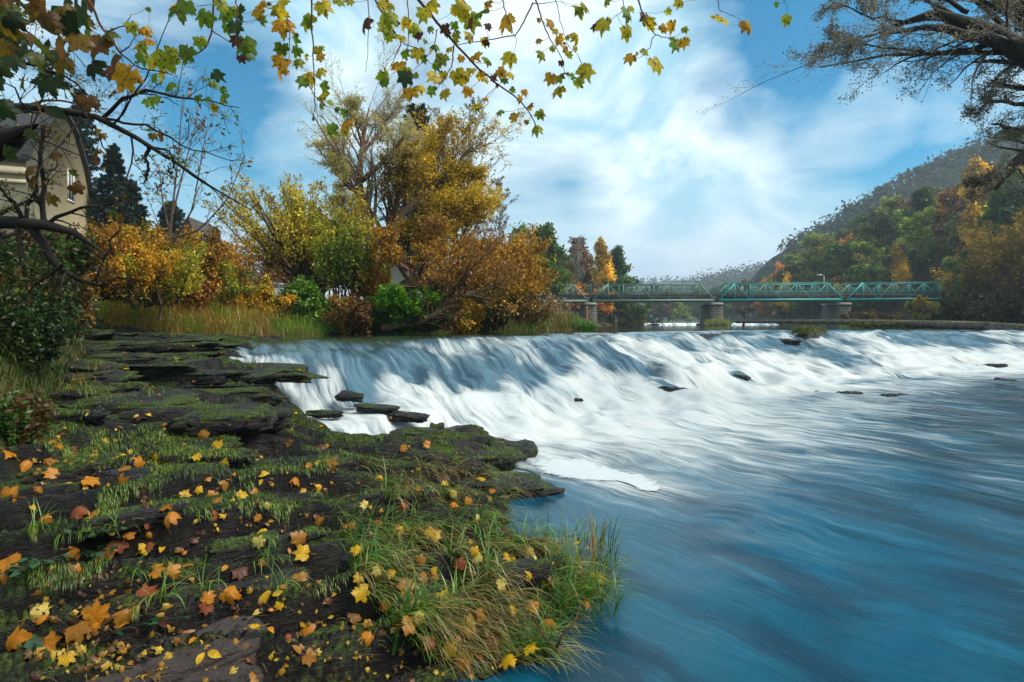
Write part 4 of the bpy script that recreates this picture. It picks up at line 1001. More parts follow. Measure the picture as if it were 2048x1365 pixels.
spruce(343, 402, 44, 'dark blue green spruce behind the bare sapling', .42, cols=((.01, .025, .02), (.02, .045, .035), (.03, .06, .04)))
spruce(400, 470, 60, 'tiny far spruce in the gap beside the yellow shrub, left', .25)
spruce(822, 205, 36, 'tallest twin topped spruce behind the yellow willow, left top', .2, cols=((.012, .025, .008), (.03, .05, .012), (.05, .065, .015)))
spruce(843, 206, 36.6, 'right top of the twin spruces behind the yellow willow', .2, cols=((.012, .025, .008), (.03, .05, .012), (.05, .065, .015)))
spruce(160, 175, 40, 'dark spruce peeping above the cream house roof', .2)

def bare_tree(px, py_top, d, label, spread=.3, col=M_BARK_PALE, leafc=None, r=.12, k1=22, name='bare_tree', zb=None, frac=.3):
    top = P(px, py_top, d); zb = gnd(top[0], d) if zb is None else zb; h = top[2] - zb
    L0, R0 = trunk_line((top[0], d, zb), h, r, (0, 0), wob=.01, tip=.1)
    lf = dict(on=[(3, 3)], size=.0035 * d, cols=leafc, frac=frac, jit=.05) if leafc else None
    return tree_obj(name, label, 'tree', (top[0], d, zb), L0, R0, [dict(k=k1, u=(.15, .98), lr=spread, ang=(25, 50), up=.45, wig=.08, rr=.45, lend=.55), dict(k=6, u=(.2, 1), lr=.5, ang=(25, 50), up=.25, wig=.12), dict(k=6, u=(.2, 1), lr=.55, ang=(20, 50), up=.2, wig=.15, n=4, minr=.0009 * d * .5)], lf, barkm=col, twigm=col, sides=6)
bare_tree(885, 238, 42, 'pale bare tree crown behind the yellow willow, left one', .38, leafc=[(.3, .28, .2)], r=.22)
bare_tree(935, 245, 44, 'tall pale bare tree behind the right side of the yellow willow', .40, leafc=[(.3, .28, .2)], r=.22)
bare_tree(1000, 375, 46, 'slim bare tree right of the yellow willow', .3, leafc=[(.3, .25, .15)], r=.15)
bare_tree(1155, 486, 92, 'bare twiggy treetop behind the olive tree', .3, r=.2)
# bare sapling in front of the sky
sp = [[(320, 640, 12, .035), (335, 520, 12, .03), (347, 400, 12, .02), (358, 300, 12, .013), (365, 190, 12, .005)], [(340, 470, 12, .02), (325, 400, 12.2, .015), (318, 330, 12.4, .006)], [(338, 500, 12, .022), (385, 420, 11.8, .016), (415, 250, 11.7, .006)], [(345, 430, 12, .02), (370, 330, 12.1, .012), (395, 235, 12.2, .005)], [(335, 480, 12, .022), (400, 460, 12, .018), (455, 400, 12, .012), (490, 310, 12, .005)]]
L0, R0 = limbs(sp)
tree_obj('sapling', 'slender almost bare sapling with a few brown leaves against the blue sky', 'tree', P(320, 640, 12), L0, R0, [dict(k=9, u=(.25, 1), lr=.28, ang=(25, 50), up=.35, wig=.06, rr=.5, lend=.3, minr=.005), dict(k=4, u=(.2, 1), lr=.45, ang=(25, 50), up=.3, wig=.1, n=4, minr=.004)],
         dict(on=[(2, 3), (1, 2)], size=.055, cols=[(.12, .06, .02), (.3, .16, .03), (.2, .18, .03)], frac=.45, jit=.03), barkm=M_TWIG, twigm=M_TWIG, sides=6)

# pollard willow: fan of stems
rng = np.random.default_rng(77)
b = P(622, 592, 19)
def crown_px(px0, px1, py0, py1, d0):
    def f(p):
        px = 1024 + p[:, 0] / p[:, 1] * F; py = 648 - (p[:, 2] - CAMZ) / p[:, 1] * F
        cx, cy_ = (px0 + px1) / 2, (py0 + py1) / 2
        return (((px - cx) / ((px1 - px0) / 2)) ** 2 + ((py - cy_) / ((py1 - py0) / 2)) ** 2) < rng.uniform(.85, 1.15, len(p))
    return f
def at_size(px0, px1, py0, py1, d, dz):
    """bounds in world space of a crown whose silhouette is that ellipse"""
    c = P((px0 + px1) / 2, (py0 + py1) / 2, d); rx = (px1 - px0) / 2 / F * d; rz = (py1 - py0) / 2 / F * d
    def f(p):
        return ((p[:, 0] - c[0]) / rx) ** 2 + ((p[:, 2] - c[2]) / rz) ** 2 + ((p[:, 1] - c[1]) / dz) ** 2 < rng.uniform(.8, 1.2, len(p))
    return f
L0, R0 = fan(b, 36, 3.9, .075, (4, 66), m=8, bend=.3)
L0[:, :, 0] -= (L0[:, :, 2] - b[2]) * .22
tree_obj('pollard_willow', 'pollard willow with a fan of thin stems and sparse yellow leaves', 'tree', (b[0], b[1], b[2] - .8), np.concatenate([L0, resamp([(*b - [0, 0, 1.2], .3), (*b, .34), (*b + [0, 0, .3], .2)], 8)[None, :, :3]]), np.concatenate([R0, np.array([[.26, .28, .3, .32, .32, .3, .25, .12]])]),
         [dict(k=12, u=(.25, 1), lr=.34, ang=(12, 35), up=.2, wig=.07, rr=.5, lend=.4), dict(k=7, u=(.15, 1), lr=.5, ang=(15, 45), up=.1, wig=.12, n=4, minr=.006)],
         dict(on=[(2, 6), (1, 5)], size=.06, cols=[(.30, .20, .015), (.55, .38, .02), (.75, .55, .04), (.46, .42, .03)], clump=.9, jit=.06, frac=.85, mask=at_size(405, 765, 335, 575, 19, 4.5)), barkm=M_BARK, twigm=M_TWIG)
# tall sparse tree
T1 = [[(742, 615, 20, .32), (748, 540, 20, .27), (738, 460, 20, .20), (722, 400, 20, .15), (716, 350, 20, .12), (725, 290, 20, .08), (738, 215, 20, .02)],
      [(718, 370, 20, .12), (700, 330, 20.3, .08), (672, 300, 20.5, .05), (655, 285, 20.6, .02)], [(720, 365, 20, .10), (760, 330, 19.6, .08), (790, 300, 19.3, .05), (810, 270, 19, .02)], [(722, 310, 20, .07), (755, 270, 20.4, .05), (785, 225, 20.6, .02)],
      [(725, 290, 20, .06), (712, 250, 19.6, .04), (705, 215, 19.5, .015)], [(738, 460, 20, .1), (700, 430, 20.5, .05), (668, 400, 20.8, .02)], [(720, 390, 20, .08), (690, 370, 19.5, .05), (668, 330, 19.3, .02)]]
L0, R0 = limbs(T1)
tree_obj('tall_willow', 'tall thin crowned tree with red brown limbs and few yellow leaves', 'tree', P(742, 625, 20), L0, R0, [dict(k=15, u=(.35, 1), lr=.40, ang=(20, 60), up=.2, wig=.1, rr=.4, lend=.2), dict(k=7, u=(.2, 1), lr=.6, ang=(20, 50), up=.15, wig=.12), dict(k=7, u=(.2, 1), lr=.55, ang=(20, 55), up=.1, wig=.15, n=4, minr=.006)],
         dict(on=[(3, 6), (2, 3)], size=.036, cols=[(.45, .38, .18), (.5, .46, .28), (.6, .46, .08), (.65, .55, .12)], clump=.6, jit=.07, frac=.75), barkm=M_BARK_RED, twigm=M_BARK_PALE)
# yellow willow
T2 = [[(755, 612, 21, .30), (765, 540, 21, .26), (775, 480, 21, .2), (800, 430, 21.3, .16), (850, 385, 21.8, .12), (905, 345, 22.2, .07), (935, 300, 22.5, .03)], [(778, 470, 21, .14), (790, 420, 20.6, .1), (800, 370, 20.3, .05), (815, 320, 20, .02)],
      [(800, 430, 21.3, .10), (830, 370, 21.7, .07), (850, 320, 22, .04), (865, 280, 22, .02)], [(850, 385, 21.8, .08), (900, 375, 22, .05), (945, 350, 22, .02)], [(775, 480, 21, .12), (840, 450, 21, .08), (900, 420, 21, .06), (950, 400, 21, .02)], [(770, 510, 21, .10), (820, 480, 20.5, .07), (880, 470, 20, .02)],
      [(905, 600, 23, .13), (910, 520, 23, .12), (912, 440, 23, .09), (905, 380, 23, .06), (900, 310, 23, .02)], [(910, 500, 23, .07), (935, 450, 23, .05), (955, 410, 23.3, .02)], [(912, 440, 23, .06), (890, 400, 22.5, .04), (870, 370, 22.3, .02)]]
L0, R0 = limbs(T2)
tree_obj('yellow_willow', 'big yellow leaved willow with dark crossing limbs in the middle of the left bank', 'tree', P(757, 625, 21), L0, R0, [dict(k=17, u=(.3, 1), lr=.40, ang=(20, 60), up=.3, wig=.08, rr=.5, lend=.2), dict(k=8, u=(.15, 1), lr=.6, ang=(20, 55), up=.2, wig=.12), dict(k=7, u=(.15, 1), lr=.55, ang=(20, 55), up=.1, wig=.15, n=4, minr=.006)],
         dict(on=[(3, 5), (2, 3)], size=.054, cols=[(.22, .14, .012), (.46, .29, .015), (.66, .44, .02), (.8, .56, .04)], clump=.55, jit=.09, w=[2, 3, 3, 2]), barkm=M_BARK, twigm=M_TWIG)
# brown overhanging willow with arching limbs
T3 = [[(752, 625, 18.5, .24), (775, 590, 18.5, .2), (805, 575, 18.3, .17), (835, 568, 18, .15), (865, 580, 17.8, .13), (895, 592, 17.5, .11), (930, 590, 17.3, .07), (980, 600, 17, .03)], [(770, 600, 18.4, .15), (790, 585, 18.3, .14), (815, 560, 18.3, .1), (850, 558, 18.4, .08), (900, 570, 18.5, .05), (960, 565, 18.8, .02)],
      [(765, 658, 16.6, .13), (800, 652, 16.6, .12), (850, 642, 16.7, .11), (880, 625, 16.9, .1), (895, 600, 17.2, .09)], [(895, 595, 17.5, .09), (930, 570, 17.8, .06), (975, 550, 18, .02)], [(865, 580, 17.8, .09), (900, 540, 18, .06), (950, 500, 18.4, .03)], [(835, 568, 18, .1), (840, 520, 18, .06), (870, 470, 18, .02)],
      [(815, 560, 18.3, .08), (790, 520, 18, .05), (770, 480, 17.8, .02)], [(930, 590, 17.3, .06), (990, 575, 18, .04), (1060, 565, 19, .015)], [(900, 540, 18, .05), (980, 530, 18.4, .04), (1050, 520, 19, .015)]]
L0, R0 = limbs(T3)
tree_obj('leaning_willow', 'leaning willow with arching mossy limbs over the water and brown orange twigs', 'tree', P(755, 640, 18), L0, R0, [dict(k=18, u=(.3, 1), lr=.42, ang=(25, 65), up=.3, wig=.1, rr=.45, lend=.15), dict(k=8, u=(.15, 1), lr=.6, ang=(20, 55), up=.2, wig=.14), dict(k=7, u=(.15, 1), lr=.55, ang=(20, 55), up=.1, wig=.15, n=4, minr=.006)],
         dict(on=[(3, 3), (2, 2)], size=.05, cols=[(.28, .13, .02), (.46, .23, .02), (.62, .34, .02), (.75, .48, .03)], clump=.6, jit=.07, w=[3, 3, 3, 1.5], mask=lambda p: ~((p[:, 2] < 3.1) & (p[:, 0] < -1.5) & (rng.random(len(p)) < .9))), keep=lambda p: ~((p[:, 2] < 3.0) & (p[:, 0] < -1.7) & (rng.random(len(p)) < .8)), barkm=M_BARK, twigm=mat('russet_twig', _bark((.08, .035, .02), (.22, .10, .05))))

# bushes
def bush(px, py, w_, h_, d, label, cols, n=20, leafs=.055, name='bush', frac=1., clump=1., k2=6, per=7, twigm=None, spread=(5, 70), stuff=False, flat=0.):
    """px,py = centre of base in the photo, w_,h_ in photo pixels"""
    b = P(px, py, d); hh = h_ / F * d; ww = w_ / 2 / F * d
    L0, R0 = fan(b, n, 1.0, .03, spread, m=6, bend=.3, jitb=.05)
    L0 = (L0 - b) * np.array([ww / .85, min(ww, 2.5) / .85, hh / .95]) + b + rng.normal(0, 1, (n, 1, 3)) * [ww * .25, min(ww, 2) * .25, 0]
    return tree_obj(name, label, 'bush', b, L0, R0, [dict(k=8, u=(.1, 1), lr=.38, ang=(20, 60), up=.15, wig=.12, rr=.6, minr=.006), dict(k=k2, u=(.1, 1), lr=.5, ang=(20, 60), wig=.15, n=4, minr=.004)],
                    dict(on=[(2, per), (1, per // 2)], size=leafs, cols=cols, clump=clump, jit=.06, frac=frac, flat=flat), barkm=M_BARK, twigm=twigm or M_BARK, sides=5)
OR = [(.22, .08, .012), (.46, .19, .015), (.66, .34, .02)]; YG = [(.10, .15, .012), (.25, .27, .02), (.50, .42, .03)]; GR = [(.025, .06, .01), (.05, .12, .015), (.09, .18, .02)]; BR = [(.09, .045, .015), (.20, .10, .02), (.30, .18, .03)]; GY = [(.06, .09, .015), (.14, .16, .02), (.28, .25, .03)]
bush(450, 640, 190, 150, 16.5, 'tall orange brown bush left of the pollard willow', BR + OR, 34, per=12, leafs=.042)
bush(420, 625, 150, 100, 15.2, 'yellow green bush with orange top left of the pollard willow', YG + OR[1:2], 30, per=12, leafs=.042)
bush(500, 640, 110, 75, 15.5, 'loose yellow and orange bush between tall grass and pollard willow', YG[1:] + OR[1:], 26)
bush(690, 600, 120, 190, 18, 'yellow green shrub between the two willows', [(.10, .16, .012), (.20, .28, .018), (.38, .38, .03), (.5, .40, .03)], 26, per=8)
bush(735, 600, 90, 90, 18.5, 'orange yellow shrub at the foot of the tall tree', OR[1:] + YG[1:2], 22)
bush(600, 655, 110, 80, 16.6, 'dark green rounded bush under the pollard willow', [(.05, .12, .012), (.09, .2, .015), (.15, .28, .02)], 26, per=10, leafs=.07)
bush(705, 665, 100, 66, 16.2, 'dense brown bush at the waterline below the tall tree', BR, 34, per=8)
bush(805, 662, 170, 80, 17.4, 'bright green leafy mound under the arching limbs', [(.07, .18, .012), (.12, .30, .015), (.20, .40, .02)], 36, per=11, leafs=.06, flat=.6)
bush(860, 662, 90, 50, 17.8, 'small bright green bush behind the branch touching the water', [(.05, .11, .012), (.09, .2, .02)], 20, per=9)
bush(915, 665, 80, 62, 19, 'yellow bush at the water right of the green mound', YG[1:] + OR[1:], 24)
bush(985, 662, 110, 80, 22, 'dark olive bush at the water below the brown crown', [(.03, .035, .012), (.06, .06, .015), (.12, .10, .02)], 30)
bush(1040, 660, 110, 90, 25, 'brown thicket where the left bank reaches the bridge', BR + [(.06, .06, .015)], 30)
bush(1000, 600, 150, 110, 24, 'orange brown leafy thicket left of the bridge', OR + BR[:1], 34, per=8)
bush(1060, 590, 80, 85, 30, 'yellow and green bush covering the left end of the bridge', YG + OR[1:2], 22, leafs=.08)
bush(385, 640, 140, 150, 14.5, 'orange and brown tangle behind the tall grass', OR + BR, 32)
bush(215, 600, 220, 130, 11.5, 'orange leafed shrub under the dark branches on the left', [(.30, .13, .012), (.45, .21, .015), (.62, .33, .02)], 34, per=14, leafs=.034)
bush(305, 610, 200, 150, 12.2, 'gold and green shrub in front of the sapling', OR[1:] + YG, 34, per=14, leafs=.034)
bush(250, 520, 90, 60, 13.0, 'bright orange shrub top below the big spruce', [(.4, .18, .015), (.6, .32, .02)], 16)
bush(380, 560, 120, 90, 18, 'reddish brown bush in the gap beside the sapling', [(.2, .06, .015), (.3, .11, .02), (.12, .10, .02)], 22)
bush(35, 640, 150, 125, 8.2, 'green bush on the steep bank at the far left, leaves darkened for vignette', [(.02, .04, .01), (.035, .07, .012), (.06, .10, .015), (.09, .06, .015)], 34, per=20, leafs=.03)  # leaf greens darkened to paint in the vignette at the left edge
bush(20, 750, 160, 140, 6.4, 'dark ivy covered bush low on the far left bank', [(.010, .025, .006), (.02, .045, .010), (.04, .07, .012)], 30, per=16, leafs=.028)
bush(90, 560, 150, 90, 9.5, 'shaded green bush below the cream house', GR[:2] + BR[:1], 26, leafs=.05)
bush(120, 690, 110, 130, 9.5, 'brown and green tangle where the bank meets the rock shelf', GR[:2] + BR, 28, leafs=.045)
bush(30, 900, 120, 90, 4.9, 'dark weeds hanging over the rocks at the far left', GR[:2] + BR[:1], 18, leafs=.03, k2=4)
# right bank
WG = [(.16, .11, .012), (.29, .18, .015), (.42, .26, .02)]
for (px, py, w_, h_, d, lab) in [(2025, 640, 170, 200, 58, 'great rounded golden olive willow on the right bank'), (2095, 650, 170, 225, 52, 'second rounded golden willow, at the right edge'), (1968, 600, 80, 60, 57, 'small lobe shaped golden willow in front of the big one')]:
    b = P(px, py, d); L0, R0 = fan(b, 30, h_ / F * d * .95, .16, (3, 62), m=7, bend=.15)
    L0[:, :, 0] = b[0] + (L0[:, :, 0] - b[0]) * .6
    tree_obj('golden_willow', lab, 'tree', b, L0, R0, [dict(k=9, u=(.25, 1), lr=.3, ang=(20, 50), up=.1, wig=.1, rr=.5, lend=.3), dict(k=8, u=(.2, 1), lr=.55, ang=(20, 55), wig=.15, n=4, minr=.012)], dict(on=[(2, 11), (1, 5)], size=.15, cols=WG, clump=.35, jit=.2), barkm=M_BARK, twigm=M_TWIG, sides=5)
bush(1848, 645, 60, 48, 62, 'bright yellow small tree beside the golden willow under the bridge end', [(.4, .26, .02), (.6, .42, .03), (.2, .2, .02)], 22, leafs=.2, name='yellow_tree')
bush(1960, 655, 220, 60, 44, 'dark bramble thicket behind the logs at the right edge', [(.02, .018, .008), (.04, .035, .012), (.06, .05, .015)], 34, leafs=.1)
bush(2060, 662, 160, 80, 38, 'dark shaded bush at the right edge behind the grey log', [(.02, .02, .008), (.035, .035, .012)], 28, leafs=.09)
bush(1750, 648, 120, 22, 72, 'low brown bush along the right waterline, under the third span', BR, 20, leafs=.2)


# ================================================================== HOUSES AND CARS
rng = np.random.default_rng(55)
M_CREAM = simple('cream_render', (.46, .37, .22), .9, var=.22, scale=1.5)
M_ROOF = simple('dark_shingle', (.055, .048, .045), .9, var=.4, scale=5)
M_GLASS = simple('window_glass', (.05, .07, .09), .12, var=.1)
M_FRAME = simple('white_frame', (.6, .58, .52), .6); M_OCHRE = simple('ochre_shutter', (.42, .17, .04), .7)
M_RED = simple('red_tiles', (.30, .08, .05), .85, var=.3, scale=4); M_WHITE = simple('white_render', (.7, .68, .64), .9, var=.1); M_BRICK = simple('brick_wall', (.30, .12, .08), .9, var=.3, scale=6)
def plane_box(a, O, ux, uy, x0, x1, z0, z1, t0, t1, col=None):
    """box in a wall plane: O origin, ux along the wall, uy outward normal"""
    v = np.array([O + ux * x + uy * t + np.array([0, 0, z]) for x in (x0, x1) for t in (t0, t1) for z in (z0, z1)])
    a.add(v, np.array([[0, 1, 3, 2], [4, 6, 7, 5], [0, 4, 5, 1], [2, 3, 7, 6], [0, 2, 6, 4], [1, 5, 7, 3]]), col)
def house(name, label, O, ang, W, D, zb, prof, wallm, roofm, wins, th=.18, over=.35):
    """gable wall starts at O, runs W along ux; building goes D behind it. prof: (x,z) from left eave over ridge to right eave"""
    ux = np.array([math.cos(ang), math.sin(ang), 0]); un = np.array([math.sin(ang), -math.cos(ang), 0]); O = np.array([O[0], O[1], 0.])
    e = empty(name, (O[0], O[1], zb), label, 'house')
    pts = [(0, zb - 1)] + list(prof) + [(W, zb - 1)]; n = len(pts)
    V = np.array([O + ux * x - un * t + np.array([0, 0, z]) for t in (0, D) for x, z in pts]); k = np.arange(n); k2 = (k + 1) % n
    a = Acc(); a.add(V, [np.stack([k, k2, k2 + n, k + n], -1), np.arange(n)[None], (np.arange(n)[::-1] + n)[None]]); a.build('wall', wallm, e, smooth=False)
    a = Acc(); P0 = np.array(prof, float); c = P0.mean(0); out = P0 + np.array([0, th]) ; out[0] += [-over, -.15]; out[-1] += [over, -.15]; inn = P0 + [0, .01]; inn[0] += [-over, -.15]; inn[-1] += [over, -.15]
    ring = np.concatenate([out, inn[::-1]]); m = len(ring)
    V = np.array([O + ux * x - un * t + np.array([0, 0, z]) for t in (-.25, D + .25) for x, z in ring]); k = np.arange(m); k2 = (k + 1) % m
    a.add(V, [np.stack([k, k2, k2 + m, k + m], -1), np.arange(m)[None], (np.arange(m)[::-1] + m)[None]]); a.build('roof', roofm, e, smooth=False)
    for side, x, z, w_, h_, gm in wins:
        o, u, nn = (O, ux, un) if side == 'g' else (O, -un, -ux)
        f = Acc()
        for q in ((x - w_ / 2 - .1, x + w_ / 2 + .1, z - .1, z, 0, .05), (x - w_ / 2 - .1, x + w_ / 2 + .1, z + h_, z + h_ + .1, 0, .05), (x - w_ / 2 - .1, x - w_ / 2, z, z + h_, 0, .05), (x + w_ / 2, x + w_ / 2 + .1, z, z + h_, 0, .05), (x - .03, x + .03, z, z + h_, 0.03, .04)): plane_box(f, o, u, nn, *q)
        fo = f.build('window', M_FRAME, e, smooth=False); fo.location = (0, 0, 0)
        g = Acc(); plane_box(g, o, u, nn, x - w_ / 2, x + w_ / 2, z, z + h_, .0, .02)
        go = g.build('pane', gm, None, smooth=False); go.location = -Vector(e.location); go.parent = fo
    return e, O, ux, un
hs, O_, ux_, un_ = house('house', 'cream rendered house with a dark mansard roof standing above the left bank', (-22.2, 26), math.atan2(8, -2.9), 8.5, 12, 2.4,
      [(0, 9.4), (1.0, 10.9), (2.6, 12.4), (4.2, 12.95), (5.6, 12.4), (7.1, 10.9), (8.3, 8.9), (8.5, 8.0)], M_CREAM, M_ROOF, [('g', 5.2, 8.6, .7, 1.5, M_GLASS), ('g', 2.9, 4.9, .9, 1.8, M_OCHRE), ('g', 6.6, 4.6, .8, 1.6, M_GLASS), ('s', 2.5, 5.6, 1., 1.7, M_GLASS), ('s', 6., 5.6, 1., 1.7, M_GLASS)])
a = Acc(); plane_box(a, O_, -un_, -ux_, 0, 12, 8.7, 9.0, 0, .22); plane_box(a, O_, -un_, -ux_, 0, 12, 8.3, 8.45, 0, .12); a.build('cornice', simple('cornice_stone', (.5, .42, .28), .9), hs, smooth=False)
house('house', 'small house with a steep dark roof half hidden behind the dark blue green spruce', ((360 - 1024) / F * 52, 52), .1, 1.8, 6, 3.2, [(0, 8.2), (.5, 11.2), (.8, 11.5), (1.8, 8.0)], simple('grey_brown_wall', (.3, .24, .18), .9), M_ROOF, [('g', .9, 6, .6, 1.2, M_GLASS)])
house('house', 'brick house glimpsed through the stems of the pollard willow', ((560 - 1024) / F * 38, 38), .1, 5.0, 6, 3.0, [(0, 6.6), (2.5, 9.4), (5., 6.6)], M_BRICK, M_RED, [('g', 1.6, 4.4, .9, 1.3, M_GLASS), ('g', 3.5, 4.4, .9, 1.3, M_GLASS)])
house('house', 'low white house with a red tiled roof seen under the arching limbs', ((735 - 1024) / F * 34, 34), .0, 3.6, 5, 2.9, [(0, 4.2), (0.2, 4.3), (1.8, 5.6), (3.6, 4.2)], M_WHITE, M_RED, [('g', 1., 3.2, .7, .7, M_GLASS), ('g', 2.6, 3.2, .7, .7, M_GLASS)])
st = empty('market_stall', P(304, 500, 30), 'tiny red topped stall beyond the orange shrub', 'stall'); p = P(304, 498, 30)
a = Acc(); a.box(p + [0, 0, .18], (.36, .4, .06)); a.box(p + [0, -.35, .08], (.36, .02, .1)); a.build('awning', simple('red_canvas', (.55, .03, .03), .8), st, smooth=False)
a = Acc(); [a.bar(p + [sx * .33, sy * .3, .15], p + [sx * .33, sy * .3, -1.9], .05) for sx in (-1, 1) for sy in (-1, 1)]; a.box(p + [0, 0, -1.2], (.34, .3, .05)); a.build('frame', M_FRAME, st, smooth=False)

def car(px, py, d, label, paint, rz=0.):
    p = P(px, py, d); e = empty('parked_car', (p[0], p[1], p[2] - 1.35), label, 'car', None); e.rotation_euler = (0, 0, rz); z0 = 0
    prof = [(-2.1, .35), (-2.15, .75), (-1.9, .95), (-1.3, 1.02), (-.75, 1.42), (.75, 1.46), (1.5, 1.05), (2.05, .95), (2.15, .6), (2.1, .35)]
    n = len(prof); a = Acc(); V = np.array([[x, s * (.85 if z < 1.1 else .66), z] for s in (-1, 1) for x, z in prof]); k = np.arange(n); k2 = (k + 1) % n
    a.add(V, [np.stack([k, k2, k2 + n, k + n], -1)[:, ::-1], np.arange(n)[None], (np.arange(n)[::-1] + n)[None]])
    o = a.build('body', paint, None, smooth=False); o.parent = e; bv = o.modifiers.new('b', 'BEVEL'); bv.width = .06; bv.segments = 2
    a = Acc()
    for s in (-1, 1):
        v = np.array([[-1.15, s * .83, 1.06], [1.3, s * .83, 1.06], [.72, s * .70, 1.40], [-.68, s * .70, 1.38]]); a.add(np.concatenate([v, v * [1, .97, 1]]), np.array([[0, 1, 2, 3], [7, 6, 5, 4], [0, 4, 5, 1], [2, 6, 7, 3], [1, 5, 6, 2], [0, 3, 7, 4]]))
    o = a.build('side_windows', M_GLASS, None, smooth=False); o.parent = e
    for sx in (-1.35, 1.3):
        for s in (-1, 1):
            a = Acc(); a.tube([[sx, s * .70, .32], [sx, s * .88, .32]], .32, 16); o = a.build('wheel', MATS['tyre'], None); o.parent = e
            a = Acc(); a.tube([[sx, s * .87, .32], [sx, s * .893, .32]], .19, 12); q = a.build('rim', M_STEEL, None); q.parent = o
    return e
car(562, 573, 25, 'silver car parked behind the pollard willow, left of its stems', simple('silver_paint', (.5, .52, .54), .25, .3), .1)
car(650, 575, 25.5, 'white car parked between the pollard willow and the shrub', simple('white_paint', (.75, .77, .8), .3), .05)
car(722, 578, 27, 'pale blue car glimpsed beside the tall tree trunk', simple('blue_paint', (.25, .38, .55), .3, .2), -.1)

# ================================================================== GRASSES
def blades(acc, pos, length, width, lean, cols, segs=5, curve=1.6, spread=.35, jl=.35, up=1., w=None, droop=1.):
    """pos (N,3); lean (N,2) or (2,) main horizontal direction; strips that arch over"""
    N = len(pos); L = length * rng.uniform(1 - jl, 1 + jl, N); az = rng.uniform(0, 2 * math.pi, N)
    h = np.stack([np.cos(az), np.sin(az)], -1) * spread + np.asarray(lean) * rng.uniform(.4, 1.4, (N, 1)); th0 = np.arctan(np.linalg.norm(h, axis=1) * .6 / up); hd = norm(h)
    side = np.stack([-hd[:, 1], hd[:, 0]], -1); tw = rng.uniform(-.6, .6, N)
    th = th0.copy(); p = np.array(pos, float); V = np.zeros((N, segs * 2 + 1, 3)); bend = curve * rng.uniform(.4, 1.4, N) * np.clip(.3 + np.linalg.norm(h, axis=1), 0, 1.3) / segs * droop
    for k in range(segs):
        wd = width * rng.uniform(.9, 1.1) * (1 - (k / segs) ** 1.8) * .5
        s3 = np.concatenate([side * np.cos(tw)[:, None], np.sin(tw)[:, None] * .6], 1)
        V[:, 2 * k] = p - s3 * wd; V[:, 2 * k + 1] = p + s3 * wd
        d = np.stack([hd[:, 0] * np.sin(th), hd[:, 1] * np.sin(th), np.cos(th)], -1); p = p + d * (L / segs)[:, None]; th = np.minimum(th + bend, 2.7)
    V[:, -1] = p; nv = segs * 2 + 1; b = (np.arange(N) * nv)[:, None]
    q = np.concatenate([b + np.array([2 * k, 2 * k + 1, 2 * k + 3, 2 * k + 2]) for k in range(segs - 1)]).reshape(-1, 4); t = b + np.array([2 * segs - 2, 2 * segs - 1, 2 * segs])
    acc.add(V.reshape(-1, 3), [q, t], np.repeat(palette(N, cols, w, np.asarray(pos), .3, 3.), nv, 0)); return p
STRAW = [(.30, .20, .06), (.42, .30, .10), (.22, .12, .04)]; GG = [(.07, .17, .012), (.12, .25, .02), (.20, .31, .03)]
def land_pts(px0, px1, N, d0, d1, off=0.):
    px = rng.uniform(px0, px1, N); d = rng.uniform(d0, d1, N); x = (px - 1024) / F * d; z = land(x, d); k = z > 1.45
    return np.stack([x, d, z], -1)[k]
def bank_pts(s0, s1, N, inland=(0, 1.), L=LB):
    c = np.concatenate([[0], np.cumsum(np.linalg.norm(np.diff(L, axis=0), axis=1))]); i0 = c[s0]; i1 = c[s1]; s = rng.uniform(i0, i1, N)
    x = np.interp(s, c, L[:, 0]); y = np.interp(s, c, L[:, 1]); e = .05; tx = np.interp(s + e, c, L[:, 0]) - x; ty = np.interp(s + e, c, L[:, 1]) - y; n_ = np.hypot(tx, ty); o = rng.uniform(*inland, N)
    sg = -1 if L is LB else 1
    x = x + sg * (ty / n_) * o; y = y - sg * (tx / n_) * o; return np.stack([x, y, np.maximum(land(x, y), 1.5 if L is not LB else 0.2)], -1)
a = Acc()
p = bank_pts(6, 7, 4200, (-.1, 1.9)); blades(a, p, .42, .014, (.4, -.25), [(.5, .34, .09), (.62, .42, .12), (.5, .24, .04), (.16, .3, .03), (.3, .36, .05)], 4, 1.9)
p = bank_pts(7, 9, 7500, (-.1, 1.9)); k_ = fbm(p[:, 0] * .9, p[:, 1] * .9, 71.) > .5; blades(a, p[k_], .26, .016, (.25, -.25), [(.14, .32, .02), (.22, .42, .03), (.38, .44, .05)], 4, 1.5); blades(a, p[~k_], .46, .014, (.35, -.25), [(.5, .34, .09), (.6, .44, .10), (.5, .36, .05), (.2, .34, .03)], 4, 2.0)
tips = blades(a, bank_pts(5, 8, 900, (1.2, 3.4)), .85, .014, (.35, -.1), STRAW, 5, 1.5)
Rm = rand_rot(len(tips) * 5); stamp(a, DIAMOND, np.repeat(tips, 5, 0) + rng.normal(0, .03, (len(tips) * 5, 3)), Rm, .022, palette(len(tips) * 5, [(.34, .24, .09), (.24, .15, .05)]))
p = bank_pts(8, 10, 5200, (-.1, 1.4)); blades(a, p, .42, .02, (.2, -.2), GG + GG + STRAW, 4, 1.2)
p = bank_pts(10, 12, 2600, (-.1, 1.4)); blades(a, p, .5, .03, (.2, -.2), GG + STRAW, 4, 1.2)
tag(a.build('grass', M_GRASS), 'green and straw coloured grass along the waterline of the left bank', 'grass', kind='stuff')
a = Acc(); p = bank_pts(2, 6, 9000, (0., 2.6)); p = p[p[:, 1] > 3]; blades(a, p, .32, .012, (.55, -.15), [(.02, .05, .008), (.045, .095, .012), (.07, .12, .015), (.10, .08, .02)], 5, 2.2)
tag(a.build('grass', M_GRASS), 'dark overhanging grass on the steep far left bank', 'grass', kind='stuff')
